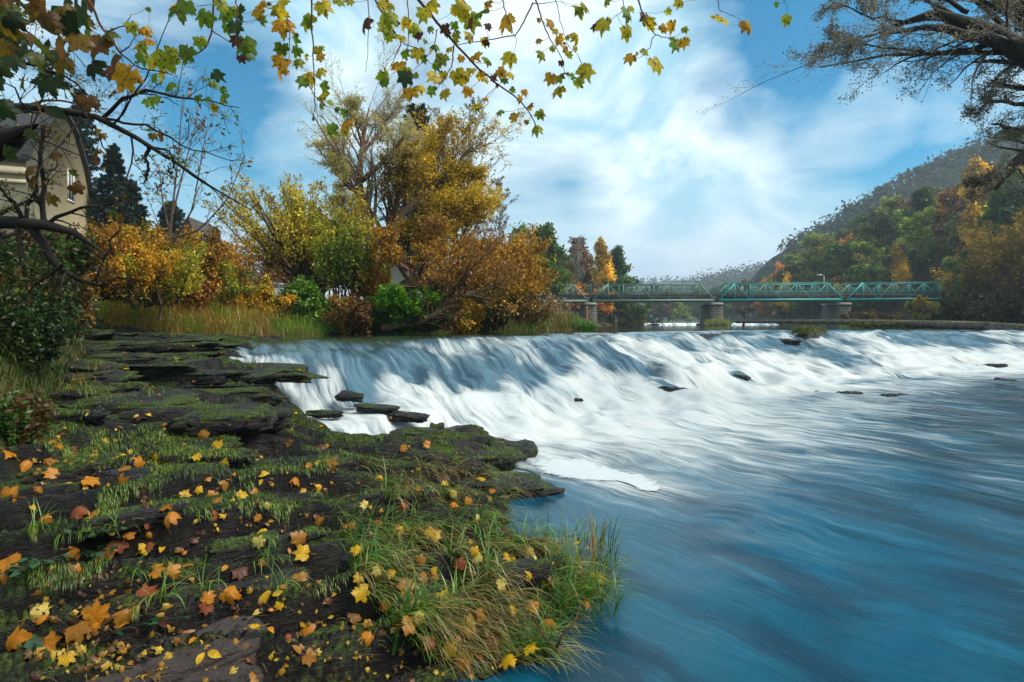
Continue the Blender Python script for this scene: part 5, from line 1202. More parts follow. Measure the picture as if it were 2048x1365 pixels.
def clump(px0, px1, d, N, length, cols, label, z0=1.55, dd=.8, wdt=.02, plume=0, name='grass_clump', mound=.25):
    px = rng.uniform(px0, px1, N); dep = d + rng.uniform(-dd, dd, N); x = (px - 1024) / F * dep; u = (px - px0) / (px1 - px0) * 2 - 1
    pos = np.stack([x, dep, z0 + mound * (1 - u * u) * (1 - ((dep - d) / dd) ** 2)], -1)
    c = pos.mean(0); e = empty(name, (c[0], c[1], z0), label, 'grass clump'); a = Acc(); blades(a, pos, length, wdt, (.05, -.1), cols, 4, 1.2, .4)
    a.build('blades', M_GRASS, e)
    xs = np.linspace(-1, 1, 9); g = np.array([[((px0 + px1) / 2 + u * (px1 - px0) / 2 - 1024) / F * d, d + v * dd, z0 - .25 + (mound + .22) * max(0, 1 - u * u) * (1 - v * v)] for v in xs for u in xs])
    mesh_obj('tussock', g, grid_faces(9, 9), M_GROUND, e)
    if plume:
        a = Acc(); t = blades(a, pos[:plume], length * 1.9, wdt * .8, (.05, 0), STRAW, 4, .5, .2); R = rand_rot(plume * 12)
        stamp(a, DIAMOND, np.repeat(t, 12, 0) + rng.normal(0, [.05, .05, .12], (plume * 12, 3)), R, .06, palette(plume * 12, [(.38, .26, .12), (.28, .16, .07)])); a.build('seed_heads', M_GRASS, e)
    return e
clump(1058, 1130, 27.5, 1500, .55, GG + STRAW[:1], 'tall reed clump with brown seed heads at the water left of the first pier', plume=90, wdt=.03)
clump(1120, 1192, 28.5, 1700, .32, [(.06, .17, .012), (.09, .24, .02)], 'bright green low clump in front of the first bridge pier', wdt=.035)
clump(1410, 1462, 74, 500, .75, [(.2, .24, .03), (.35, .30, .05), (.12, .2, .03)], 'yellow green grass growing round the foot of the mid river pier', dd=1.6, wdt=.09, mound=.6)
clump(1680, 1730, 66, 400, .5, GG, 'low green grass bank before the third pier', dd=1.5, wdt=.08)
clump(760, 795, 16.9, 260, .16, [(.06, .2, .02), (.1, .26, .03)], 'small bright tuft of grass standing in the water', dd=.2, wdt=.014, mound=.05)
# mossy rock on the crest gets long moss
c = P(1618, 671, 25.5); a = Acc(); N = 1500; th = rng.uniform(0, 2 * math.pi, N); r = np.sqrt(rng.random(N)); pos = c + np.stack([r * .7 * np.cos(th), r * .42 * np.sin(th), .27 * np.sqrt(np.maximum(0, 1 - r * r)) + .0], -1)
hd = np.stack([np.cos(th), np.sin(th)], -1) * 1.0; blades(a, pos, .3, .02, hd, [(.10, .13, .015), (.18, .17, .02), (.05, .08, .01)], 4, 3.0, .1)
tag(a.build('moss', M_GRASS), 'long hanging green moss on the rock at the weir crest', 'moss', kind='stuff')

# ---- moss and sedge on the rock shelf
def shelf_samples(N, poly=None, px=(60, 1250), py=(690, 1360), nz=.25):
    out = []; nn = []
    X = rng.uniform(*px, N); Y = py[0] + (py[1] - py[0]) * rng.random(N)
    for u, v in zip(X, Y):
        if poly is not None and not poly(u, v): continue
        h = hit_px(u, v)
        if h is None or h[1][2] < nz: continue
        out.append(h[0]); nn.append(h[1])
    return np.array(out), np.array(nn)
def edge_px(py): return np.interp(py, [690, 740, 800, 850, 900, 990, 1030, 1110, 1220, 1320, 1365], [470, 520, 600, 640, 1040, 1040, 1000, 1240, 1230, 1130, 980])
mp, mn = shelf_samples(42000, lambda u, v: u < edge_px(v) and not (v > 1120 and u < 760 and fbm(np.array(u * .012), np.array(v * .02)) < .54), py=(790, 1250), nz=.35)
k = (fbm(mp[:, 0] * 1.5, mp[:, 1] * 2.2, mp[:, 2] * 3) + .10 * (mn[:, 2] - .8) > .49); mp, mn = mp[k], mn[k]
a = Acc(); dist = mp[:, 1]
blades(a, mp, .075, .0035, mn[:, :2] * 1.6 + np.array([.35, -.55]), [(.04, .08, .006), (.10, .19, .010), (.19, .31, .018), (.28, .33, .04)], 4, 3.2, .45, w=[2, 3, 3, 1.5])
q = np.repeat(mp[::2], 2, 0) + rng.normal(0, .02, (len(mp[::2]) * 2, 3)) * [1, 1, .3]; blades(a, q, .05, .003, np.array([.3, -.4]), [(.03, .06, .006), (.07, .13, .010), (.12, .19, .015)], 3, 2.8, .6)
tag(a.build('moss', M_GRASS), 'hair like green moss draped over the ledges of the rock shelf', 'moss', kind='stuff')
# back ledges: sparse grass wisps
mp, mn = shelf_samples(500, lambda u, v: u < edge_px(v), py=(690, 800)); a = Acc(); q = np.repeat(mp[::12], 16, 0) + rng.normal(0, .04, (len(mp[::12]) * 16, 3)) * [1, 1, 0]
blades(a, q, .22, .007, (.5, -.5), STRAW + GG[1:] + [(.25, .26, .03)], 5, 2.6, .3); tag(a.build('grass', M_GRASS), 'wisps of yellow green grass hanging on the back ledges', 'grass', kind='stuff')
# foreground sedge
def sedge_zone(u, v):
    c = np.interp(v, [880, 950, 1040, 1100, 1180, 1260, 1330], [760, 690, 660, 690, 700, 790, 850]); return c < u < edge_px(v) - 8
mp, mn = shelf_samples(5200, sedge_zone, px=(640, 1250), py=(915, 1330), nz=-1); k = fbm(mp[:, 0] * 3, mp[:, 1] * 3, 5.) > .42; mp = mp[k]
a = Acc(); 
blades(a, mp, .25, .006, (.95, -.3), GG + [(.04, .08, .01), (.20, .22, .04)] + STRAW, 6, 2.1, .5, jl=.5)
blades(a, mp[::2] + rng.normal(0, .02, mp[::2].shape) * [1, 1, .2], .36, .004, (1.5, -.5), STRAW + [(.35, .30, .12), (.12, .10, .03)], 6, 1.4, .35, up=.5)
q = mp[(mp[:, 1] < 4.9)][::2]; blades(a, q, .26, .010, (.25, -.1), [(.05, .14, .02), (.08, .20, .02), (.14, .24, .03)], 6, 1.8, .5)
tag(a.build('grass', M_GRASS), 'long matted sedge arching towards the blue pool in the foreground', 'grass', kind='stuff')
# upright edge tussock against the water
ed = np.array([P(u, v, CAMZ * F / (v - 648)) for u, v in zip(rng.uniform(1040, 1235, 420), rng.uniform(1090, 1250, 420))]); ed[:, 2] = .03
a = Acc(); blades(a, ed, .30, .009, (.3, -.1), GG + [(.04, .09, .01), (.2, .2, .03)], 6, 1.5, .4); tag(a.build('grass', M_GRASS), 'upright green blades at the outer edge of the sedge, against the water', 'grass', kind='stuff')
a = Acc(); p0 = P(1190, 1150, 4.3); p0[2] = .08; blades(a, np.repeat(p0[None], 7, 0) + rng.normal(0, .02, (7, 3)), .44, .013, (.12, 0), [(.35, .16, .03), (.2, .16, .03), (.4, .22, .05)], 7, .8, .15, jl=.2)
tag(a.build('dry_grass_tuft', M_GRASS), 'tall rusty brown grass blades rising above the sedge edge', 'grass tuft')
p0 = P(790, 1290, 3.05); a = Acc(); blades(a, np.repeat(down(p0[0], p0[1])[0][None], 9, 0) + rng.normal(0, .015, (9, 3)) * [1, 1, 0], .26, .014, (.1, -.05), [(.08, .17, .04), (.12, .22, .06)], 7, 1.9, .35)
tag(a.build('grass_tuft', M_GRASS), 'lone tuft of broad blue green grass on the wet mud', 'grass tuft')
for k, (px, py, lab) in enumerate([(265, 1150, 'tuft'), (410, 1180, 'tuft'), (130, 1080, 'tuft'), (560, 1180, 'tuft'), (325, 1200, 't'), (70, 1060, 't'), (520, 1130, 't'), (230, 1060, 't'), (670, 860, 't')]):
    h = hit_px(px, py)
    if h is None: continue
    a = Acc(); blades(a, np.repeat(h[0][None], 26, 0) + rng.normal(0, .03, (26, 3)) * [1, 1, 0], .17 if k != 8 else .35, .006, (.35, -.2), GG + [(.03, .08, .02), (.25, .22, .06)], 6, 2., .6)
    tag(a.build('grass_tuft', M_GRASS), ['grass tuft in the wet foreground left of centre', 'grass tuft between the yellow leaves in the foreground', 'dark grass tuft by the shaded rocks at left', 'flattened grass tuft on the dark mud', 'grass tuft near the brown stone slab', 'dark grass tuft at the left edge', 'pale grass tuft right of the moss cushion', 'grass tuft under the green broad leaves', 'thin grass blades standing in front of the calm pool'][k], 'grass tuft', 'grass tufts on the rock shelf')
# small dark plants with broad leaves
HEART = (np.array([[0, 0, 0], [.5, .55, .1], [1.1, .35, .05], [1.5, 0, -.1], [1.1, -.35, .05], [.5, -.55, .1]], float), [np.array([[0, 1, 2, 3]]), np.array([[0, 3, 4, 5]])])
for (px, py, lab, nl) in [(205, 1065, 'broad leaved dark green plant below the green moss ledge', 26), (60, 1140, 'dark leafy plant at the left edge of the foreground', 26), (50, 1300, 'blue green leafy plant in the bottom left corner', 18), (290, 1255, 'small green seedling by the yellow leaves', 9), (190, 1110, 'fresh green plant in the left foreground', 20)]:
    h = hit_px(px, py); 
    if h is None: continue
    pos = h[0] + rng.normal(0, [.07, .07, .0], (nl, 3)) + [0, 0, .03]; R = rand_rot(nl, .6); a = Acc(); stamp(a, HEART, pos, R, .035, palette(nl, [(.02, .06, .02), (.035, .09, .03)]))
    for q in pos: a.tube([h[0] - [0, 0, .02], (h[0] + q) / 2 + [0, 0, .01], q], .0018, 3, (.05, .08, .02), cap=False)
    tag(a.build('leafy_plant', M_GRASS), lab, 'plant')
# dead twig at the water edge
e = empty('twig', P(1100, 1330, 3.2), 'dark red dead twig sticking out of the water below the sedge', 'twig')
a = Acc(); d = 3.2; a.tube([P(1118, 1325, d) - [0, 0, .12], P(1112, 1298, d), P(1085, 1270, d), P(1068, 1235, 3.25)], [.012, .01, .007, .004], 6); a.tube([P(1112, 1298, d), P(1122, 1275, d), P(1150, 1245, 3.25), P(1162, 1205, 3.3)], [.009, .008, .006, .004], 6); a.tube([P(1112, 1298, d), P(1095, 1295, d), P(1086, 1292, d)], .004, 5); a.build('stem', M_STALK, e)
a = Acc(); a.tube([P(640, 672, 16) , P(672, 664, 16), P(690, 664, 16)], [.04, .07, .02], 6); a.tube([P(620, 672, 16), P(650, 668, 16.1)], [.05, .02], 6); tag(a.build('branch', M_BARK_DARK), 'dark driftwood branch at the waterline below the pollard willow', 'branch')

# puddles of still water between the ledges
M_PUD = mat('still_puddle', lambda t, o: pbsdf(t, o, c3(.04, .05, .06), .10, 1.))
for px, py, rx, ry, rz, lab in [(400, 748, .9, .13, .15, 'long film of water on the back ledges'), (330, 765, .5, .1, .1, 'pool of still water between back ledges')]:
    h = hit_px(px, py)
    if h is None: continue
    n = 40; th = np.linspace(0, 2 * math.pi, n, endpoint=False); q = np.stack([rx * np.cos(th), ry * np.sin(th)], -1) * (1 + .35 * (fbm(np.cos(th) * 1.5 + px, np.sin(th) * 1.5)[:, None] - .5)); q = q @ rotz(rz)[:2, :2].T
    hs_ = [down(*(h[0][:2] + q_ * f_)) for q_ in q[::3] for f_ in (.2, .6, 1.)]; zz_ = np.percentile([a_[0][2] for a_ in hs_ if a_ is not None], 42)
    V = np.concatenate([q + h[0][:2], np.full((n, 1), zz_)], 1)
    tag(mesh_obj('puddle', V, [np.arange(n)[None]], M_PUD, smooth=False), lab, 'puddle', kind='structure')

# ================================================================== MAPLE LEAVES
def maple(curl=.3, seed=0, serr=.05, nrm=True):
    r = np.random.default_rng(seed)
    A = [-90, -66, -44, -22, -8, 6, 20, 32, 43, 54, 66, 78, 90]; Rr = [.22, .58, .60, .80, .86, .74, .66, .88, 1.0, .84, .68, .90, 1.12]
    th = np.radians(np.concatenate([A, 180 - np.array(A[-2::-1])])); R = np.array(Rr + Rr[-2::-1]) * r.uniform(.88, 1.1, 25)
    TH = []; RR = []
    for i in range(24):
        for k in range(3): f = k / 3; TH.append(th[i] + (th[i + 1] - th[i]) * f); RR.append(R[i] + (R[i + 1] - R[i]) * f + (serr * (1 if k == 1 else -1) if k else 0) * 1.)
    TH = np.array(TH); RR = np.array(RR); o = np.stack([RR * np.cos(TH), RR * np.sin(TH)], -1); mid = o * .5
    V = np.concatenate([[[0, 0]], mid, o]); V[:, 1] += .0; x, y = V[:, 0], V[:, 1]; n = len(TH)
    z = -curl * (x * x + .6 * y * y) * r.uniform(.5, 1.2) + .10 * np.sin(x * 5 + r.uniform(0, 6)) * np.abs(x) + .10 * np.sin(y * 4 + r.uniform(0, 6)) * np.hypot(x, y) + .10 * np.abs(x)
    V = np.stack([x, y, z], -1); k = np.arange(n - 0); k2 = (k + 1) % n; keep = k < n - 0
    t = np.stack([np.zeros(n, int), 1 + k, 1 + k2], -1); q = np.stack([1 + k, 1 + n + k, 1 + n + k2, 1 + k2], -1)
    t = t[:-1]; q = q[:-1] if False else q
    return V, [t, q]
MAPLES = [maple(c, i) for i, c in enumerate([.15, .35, .6, .9, .3, 1.2])]
def ovate(curl=.3):
    u = np.linspace(0, 1, 8); w_ = .42 * np.sin(np.pi * u ** .8) ; c = np.stack([0 * u, u * 1.7 - .85, -curl * (u - .5) ** 2 + 0 * u], -1); l = c + np.stack([-w_, 0 * u, .25 * w_], -1); r = c + np.stack([w_, 0 * u, .25 * w_], -1)
    V = np.concatenate([l, c, r]); k = np.arange(7); return V, [np.concatenate([np.stack([k, k + 1, k + 9, k + 8], -1), np.stack([k + 8, k + 9, k + 17, k + 16], -1)])]
OVATES = [ovate(.3), ovate(1.0)]
FC = {'yellow': (.66, .38, .012), 'orange': (.55, .20, .010), 'golden brown': (.34, .14, .012), 'pale yellow': (.62, .46, .10), 'dark brown': (.10, .035, .02), 'rusty red': (.26, .06, .02)}
FC = {k: tuple(v * .82 for v in c) for k, c in FC.items()}
FM = {}
for cn, cc in FC.items():
    for shp, tm in [(f'm{i}', m) for i, m in enumerate(MAPLES)] + [(f'o{i}', m) for i, m in enumerate(OVATES)]:
        V, fs = tm; c = np.array(cc) * (1 + .25 * rng.uniform(-1, 1, (len(V), 1))); c = c * np.where(np.hypot(V[:, 0], V[:, 1]) > .8, .75, 1)[:, None]
        me = Acc(); me.add(V, fs, c)
        if shp[0] == 'm': me.tube([[0, 0, 0], [.02, -.5, .03], [.06, -1.15, -.02]], [.02, .018, .025], 4, np.array(cc) * .7 + [.1, .05, 0], cap=False)
        o = me.build('fallen_leaf', M_FALLEN); FM[cn, shp] = o.data; bpy.data.objects.remove(o)
def fleaf(px, py, size, cn, shp, lift, label, group='fallen leaves on the rocks and sedge', tiltm=.25):
    h = hit_px(px, py)
    if h is None or (h[0][2] < .0):
        d = CAMZ * F / max(py - 648, 5); pos = P(px, py, d); pos[2] = .02; nrm = np.array([0, 0, 1.])
    else: pos, nrm = h
    pos = pos + (CAMV_ - pos) / np.linalg.norm(CAMV_ - pos) * (lift + .012)
    n_ = norm(nrm * 1. + rng.normal(0, tiltm, 3) + np.array([0, -.15, .5])); t = norm(np.cross(n_, rng.normal(size=3))); R = Matrix((t, np.cross(n_, t), n_)).transposed().to_4x4()
    o = bpy.data.objects.new('fallen_leaf', FM[cn, shp]); COL.objects.link(o); dd = np.linalg.norm(pos - CAMV_)
    s = size / 2 / F * dd; o.matrix_world = Matrix.Translation(Vector(pos)) @ R @ Matrix.Scale(float(s), 4); return tag(o, label, 'leaf', group)
CAMV_ = np.array([0, 0, CAMZ])
BIGL = [(20, 994, 46, 1), (75, 977, 26, 2), (178, 960, 40, 1), (239, 967, 36, 1), (150, 1022, 48, 1), (181, 1032, 40, 1), (328, 1015, 34, 2), (337, 1029, 42, 1), (302, 1005, 18, 8), (398, 977, 24, 0), (451, 967, 44, 3), (427, 991, 34, 1), (482, 991, 30, 0), (427, 1025, 30, 5), (448, 1030, 20, 0),
 (533, 1011, 22, 3), (526, 1063, 30, 0), (598, 1073, 46, 0), (608, 1107, 46, 0), (588, 957, 44, 1), (608, 984, 20, 0), (639, 974, 34, 0), (256, 1070, 30, 1), (239, 1087, 44, 2), (212, 1107, 40, 1), (294, 1070, 22, 2), (297, 1094, 24, 5), (150, 1100, 44, 1), (113, 1155, 42, 1), (147, 1148, 40, 1),
 (17, 1121, 50, 1), (10, 1145, 50, 2), (308, 1145, 40, 1), (345, 1148, 46, 1), (376, 1128, 36, 2), (451, 1135, 24, 8), (526, 1124, 26, 5), (533, 1152, 26, 0), (598, 1155, 44, 2), (451, 1189, 34, 1), (530, 1186, 40, 0), (543, 1220, 17, 8), (290, 1189, 48, 1), (185, 1217, 46, 1), (188, 1234, 54, 1),
 (239, 1230, 50, 0), (263, 1223, 40, 2), (154, 1254, 56, 2), (92, 1285, 50, 1), (72, 1230, 44, 6), (31, 1271, 54, 1), (62, 1282, 44, 2), (366, 1268, 66, 1), (325, 1247, 28, 4), (506, 1259, 54, 0), (429, 1309, 36, 9), (608, 1268, 62, 1), (577, 1272, 18, 5), (496, 1322, 36, 4), (506, 1362, 40, 0), (415, 1213, 34, 5),
 (811, 1012, 32, 0), (715, 1100, 36, 0), (804, 1056, 40, 0), (756, 1049, 36, 2), (722, 1182, 50, 0), (706, 1234, 42, 3), (741, 1278, 46, 1), (835, 1206, 46, 6), (841, 1124, 34, 7), (783, 1145, 26, 0), (756, 1141, 30, 3), (814, 1169, 50, 1), (872, 1152, 34, 3), (889, 1200, 50, 0), (841, 1234, 36, 3),
 (951, 1100, 32, 0), (958, 1114, 36, 3), (1016, 1114, 30, 0), (1029, 1118, 24, 0), (920, 1131, 36, 3), (903, 1295, 46, 0), (930, 1319, 58, 1), (1019, 1319, 54, 0), (1057, 1299, 44, 0), (992, 1282, 52, 5), (937, 1258, 28, 1), (1098, 1254, 54, 6), (1067, 1210, 38, 1), (1026, 1220, 34, 0),
 (1135, 1217, 38, 4), (1173, 1206, 34, 1), (1193, 1155, 52, 0), (1176, 1176, 40, 0), (1146, 1182, 40, 0), (985, 981, 20, 1), (889, 970, 24, 0), (116, 872, 26, 0), (113, 886, 30, 2), (147, 896, 26, 1), (243, 910, 40, 0), (407, 869, 32, 0), (434, 893, 34, 0), (520, 913, 16, 0), (448, 924, 32, 0),
 (526, 948, 34, 9), (632, 924, 34, 3), (663, 927, 36, 2), (578, 886, 22, 0), (653, 893, 26, 0), (485, 937, 16, 8), (414, 958, 20, 1), (273, 927, 40, 1), (246, 941, 36, 2), (106, 948, 32, 1), (91, 920, 34, 2), (20, 907, 40, 1), (51, 924, 44, 1), (171, 821, 14, 8), (318, 790, 14, 8), (253, 736, 22, 9),
 (760, 952, 26, 0), (835, 978, 24, 3), (910, 1010, 26, 1), (860, 1062, 34, 0), (700, 1052, 30, 1), (1000, 1170, 34, 3), (1060, 1150, 30, 0), (960, 1230, 36, 1), (1105, 1165, 32, 3), (770, 1215, 34, 2), (860, 1285, 36, 5), (730, 1010, 26, 3)]
CODE = {0: ('yellow', 'm'), 1: ('orange', 'm'), 2: ('golden brown', 'm'), 3: ('pale yellow', 'm'), 4: ('dark brown', 'o'), 5: ('rusty red', 'm'), 6: ('pale yellow', 'm'), 7: ('golden brown', 'm'), 8: ('orange', 'o'), 9: ('yellow', 'o')}
def leaf_place(px, py):
    if py < 800: return ('on the topmost' if py < 735 else 'on the upper') + ' back ledges, ' + ('left' if px < 220 else 'middle' if px < 360 else 'towards the fall')
    if px > 640 and py > 940 and sedge_zone(px, py): return ('in the matted sedge, upper part' if py < 1080 else 'in the matted sedge, inner edge' if px < 770 else 'in the middle of the matted sedge') if px < 900 else 'in the sedge near the water' if py < 1240 else 'at the sedge foot'
    if py > 1240: return 'on wet rock, ' + ('left corner' if px < 200 else 'by the brown stone' if px < 450 else 'on the dark mud' if px < 800 else 'by the water')
    if py > 1090: return 'in the foreground, ' + ('far left' if px < 160 else 'left' if px < 320 else 'near the grass tufts' if px < 480 else 'on the dark mud')
    if py > 940: return 'on mossy ledges, ' + ('far left' if px < 200 else 'left of the moss cushion' if px < 380 else 'on the moss cushion' if px < 560 else 'right of the cushion')
    return 'halfway up the ledges, ' + ('far left' if px < 200 else 'left' if px < 330 else 'middle' if px < 470 else 'right of the middle' if px < 620 else 'near the pool')
CW = dict(m0='flat', m1='slightly curled', m2='curled', m3='strongly curled', m4='gently arched', m5='tightly curled', o0='', o1='folded')
for i, (px, py, s, c) in enumerate(BIGL):
    if i % 19 == 4: c = 5
    elif i % 7 == 3: c = 7
    cn, f = CODE[c]; shp = 'o%d' % (i % 2) if f == 'o' else 'm%d' % (i * 5 % 6); cw = CW.get(shp, '')
    sz = 'large' if s > 48 else 'small' if s < 26 else ''
    fleaf(px, py, s * .80, cn, shp, .12 if sedge_zone(px, py) else .0, f"{sz} {cw} {cn} {'maple' if f == 'm' else 'oval'} leaf {leaf_place(px, py)}".replace('  ', ' ').strip())
k = 0
while k < 158:
    py = 685 + (1330 - 685) * rng.random() ** 1.35; px = rng.uniform(60, edge_px(py) - 6); d = 1100 / max(py - 560, 60); 
    if hit_px(px, py) is None: continue
    cn = rng.choice(['yellow', 'orange', 'golden brown', 'pale yellow', 'rusty red', 'dark brown'], p=[.28, .26, .20, .12, .04, .10]); o = py < 880 or rng.random() < .6
    s = (7 + 8 * rng.random()) * (.6 + .9 * (py - 685) / 600)
    if not o: s *= 1.6
    shp = ('o%d' % rng.integers(2)) if o else ('m%d' % rng.integers(6))
    fleaf(px, py, s * 1.2, str(cn), shp, .10 if sedge_zone(px, py) else 0., f"little {cn} {'oval' if o else 'maple'} leaf {leaf_place(px, py)}".replace('  ', ' ')); k += 1
for (px, py) in [(575, 718), (600, 740), (602, 765), (650, 778), (635, 838), (658, 837), (642, 853), (782, 835), (785, 845), (811, 826), (1005, 886), (1010, 880)]:
    fleaf(px, py, 11, 'orange', 'o0', .0, 'tiny orange leaf stuck on a wet stone ' + ('beside the upper fall' if py < 770 else 'in the calm pool' if py < 860 else 'at the tip of the shelf'))

# litter of small leaf scraps, too many to count
lp, ln = shelf_samples(2600, lambda u, v: u < edge_px(v) - 4 and rng.random() < (.35 + .65 * (v > 880)) * (.5 + (u < 330)), py=(690, 1362), nz=.1)
k_ = fbm(lp[:, 0] * 2.2, lp[:, 1] * 2.6, 81.) > .47; lp, ln = lp[k_], ln[k_]; N = len(lp); nn = norm(ln + rng.normal(0, .25, (N, 3))); tt = norm(np.cross(nn, rng.normal(size=(N, 3)))); R = np.stack([tt, np.cross(nn, tt), nn], 2)
a = Acc(); h_ = N // 2; LC = [(.10, .05, .02), (.20, .10, .02), (.34, .17, .02), (.42, .27, .03), (.06, .03, .02)]
stamp(a, OVATES[1], lp[:h_] + nn[:h_] * .008, R[:h_], rng.uniform(.008, .02, h_), palette(h_, LC)); stamp(a, MAPLES[3], lp[h_:] + nn[h_:] * .01, R[h_:], rng.uniform(.012, .03, N - h_), palette(N - h_, LC))
tag(a.build('leaf_litter', M_FALLEN), 'small brown and yellow leaf scraps scattered over the rocks', 'leaf litter', kind='stuff')
a = Acc(); q = lp[rng.random(N) < .6] + [0, 0, .006]; blades(a, q, .10, .0025, (2.2, -.6), [(.20, .13, .05), (.28, .2, .08), (.10, .06, .03)], 4, .5, 1.2, up=.25)
tag(a.build('straw', M_GRASS), 'dry straw stalks lying on the wet rocks', 'straw', kind='stuff')

# ================================================================== HANGING MAPLE TWIGS ALONG THE TOP
STEMS = [
 ('long diagonal maple twig crossing the top middle down to the right', [(805, -40), (870, 40), (910, 90), (960, 140), (1010, 180), (1040, 200), (1065, 235), (1075, 262)], 2.7, .008,
  [[(1066, 5), (1048, 45), (1030, 72), (1005, 75), (912, 90)], [(908, 92), (905, 130), (885, 165)]]),
 ('short leafy maple twig left of the long diagonal one', [(735, -40), (760, 20), (785, 60), (810, 90), (850, 102)], 2.9, .006, [[(804, 84), (785, 125), (775, 145)], [(815, -5), (818, 60), (812, 130), (820, 170)], [(874, 60), (868, 95), (840, 130), (828, 140)]]),
 ('straight hanging maple twig at upper left centre, lowest leaves by the tall tree', [(622, -40), (625, 60), (628, 130), (630, 230), (627, 240)], 2.8, .005, [[(615, 165), (628, 190), (650, 212), (690, 225)], [(640, 232), (650, 240), (662, 256)]]),
 ('thin bare hanging stalk with a single curled brown leaf', [(736, -40), (737, 60), (734, 130), (730, 145)], 2.8, .003, [[(737, 28), (748, 50), (745, 58)]]),
 ('maple twig hanging right of centre with small yellow leaves', [(1060, -40), (1080, 30), (1100, 80), (1125, 120), (1130, 145)], 2.9, .005, [[(1066, 8), (1095, 6), (1122, 3)], [(1108, -20), (1120, 40), (1135, 90), (1155, 110)]]),
 ('thin maple twig holding one broad spotted leaf near the top centre', [(995, -40), (1010, 20), (1025, 60), (1033, 82)], 2.6, .004, []),
 ('maple twig high on the right with a hanging fan of leaves', [(1260, -40), (1290, 40), (1310, 70), (1300, 95), (1280, 115)], 2.8, .005, [[(1310, 70), (1345, 80), (1365, 85)], [(1245, -5), (1250, 20), (1220, 40)]]),
 ('short maple twig at the top right with two single leaves', [(1425, -40), (1440, 20), (1480, 40)], 2.8, .003, []),
 ('last maple leaves hanging at the top, nearest the right tree', [(1540, -40), (1572, 5), (1574, 25)], 2.9, .0025, []),
 ('curved maple twig at the upper left with a bunch of dark green leaves', [(428, -40), (425, 50), (420, 85), (400, 105), (372, 115), (330, 125)], 2.7, .006, [[(425, 62), (460, 85), (490, 95)]]),
 ('drooping maple twig above the sky gap on the left with spotted leaves', [(560, -40), (566, 10), (580, 60), (578, 110), (575, 128)], 2.8, .004, []),
 ('leafy maple twig between the curved twig and the spotted one', [(468, -40), (478, 40), (482, 90), (485, 110)], 2.85, .004, []),
 ('thin maple twig at the left sloping to the sky over the spruces', [(150, -60), (200, 50), (240, 105), (275, 135), (345, 150)], 2.5, .007, [[(215, 65), (250, 50), (262, 30)], [(240, 105), (258, 95), (268, 75)]])]
ML = [(615,39,36,3),(644,10,38,3),(675,3,26,2),(728,44,34,5),(767,7,34,3),(774,31,36,2),(771,53,34,2),(779,68,22,2),(805,44,30,3),(802,75,22,3),(829,55,30,2),(839,70,20,5),(846,27,34,2),(851,82,12,1),(860,56,16,1),(863,7,34,3),(890,55,24,5),(909,50,20,1),(911,70,22,2),(911,80,16,1),(918,14,44,3),(942,38,40,2),(964,24,36,1),(938,70,28,3),(966,82,22,3),(976,51,18,5),(1010,38,44,4),(976,7,20,4),(836,104,32,3),(810,106,22,1),(899,97,18,3),(870,92,20,1),(884,116,34,2),(870,130,22,1),(972,120,22,1),(923,116,16,4),(950,113,30,4),(1019,111,34,3),(771,150,38,2),(798,130,34,4),(812,152,36,0),(831,150,16,1),(870,154,30,3),(887,149,22,3),(914,150,34,3),(930,161,16,3),(942,140,20,3),(957,150,24,3),(971,159,16,3),(986,155,16,5),(1000,143,24,4),(1008,159,18,1),(1019,149,22,3),(822,181,40,4),(839,174,28,3),(863,179,24,1),(889,186,28,3),(937,181,22,4),(955,212,28,3),(971,195,14,4),(1024,179,14,1),(1049,183,16,4),(1041,196,18,4),(1060,212,18,4),(1080,226,22,2),(1029,232,22,4),(1053,243,12,4),(1072,255,28,2),
 (1077,80,14,4),(1078,39,12,4),(1101,44,26,4),(1082,109,24,2),(1104,97,14,2),(1118,77,28,4),(1155,73,26,3),(1131,97,20,4),(1152,96,14,3),(1138,109,16,2),(1123,125,14,5),(1102,154,26,4),(1119,154,28,2),(1116,178,32,3),(1169,140,38,3),(1154,164,24,2),(1135,147,9,1),(1157,17,36,2),(1208,46,38,3),(1215,3,20,2),(1254,24,34,1),(1253,61,32,3),(1290,34,30,5),(1261,113,26,4),(1287,102,20,2),(1310,125,38,3),(1350,85,34,1),(1325,55,22,4),(1345,50,28,4),(1300,45,28,3),(1375,78,16,2),(1437,35,38,3),(1493,48,34,4),(1576,35,24,2),(1555,8,12,1),(1360,5,22,3),(1335,22,16,2),
 (297,17,12,1),(362,7,54,1),(408,29,36,1),(263,51,28,2),(289,63,22,4),(287,85,42,4),(333,113,50,2),(374,103,38,1),(400,82,26,1),(284,111,28,1),(255,150,58,4),(325,145,30,3),(309,155,20,1),(337,167,26,1),(432,149,30,0),(427,167,20,1),(412,159,18,1),(297,202,26,1),(314,198,20,1),(396,195,20,1),(415,198,14,1),(446,195,28,1),(429,214,18,3),(444,178,16,1),(224,186,24,5),(451,24,40,1),(475,20,40,0),(470,51,36,0),(513,22,34,4),(489,84,46,1),(482,115,24,5),(502,113,18,1),(521,5,24,4),(566,48,48,4),(560,12,54,3),(617,39,38,2),(588,77,28,1),(562,96,28,1),(595,101,22,1),(557,128,44,4),(595,121,24,2),(636,99,22,3),(641,113,20,4),(612,113,18,3),(607,161,28,1),(620,156,28,3),(639,140,26,3),(648,171,26,1),(649,191,30,3),(644,210,18,1),(673,217,15,1),(690,224,20,1),(694,246,34,4),(660,256,30,1),(625,236,12,4),(444,6,30,2),(520,40,20,1),(700,2,16,3)]
LCOL = {0: (.02, .07, .012), 1: (.16, .26, .015), 2: (.34, .36, .02), 3: (.66, .48, .02), 4: (.66, .32, .015), 5: (.10, .035, .015)}
def sample_stem(pl, n=24): return resamp(pl, n)
stem_pts = []
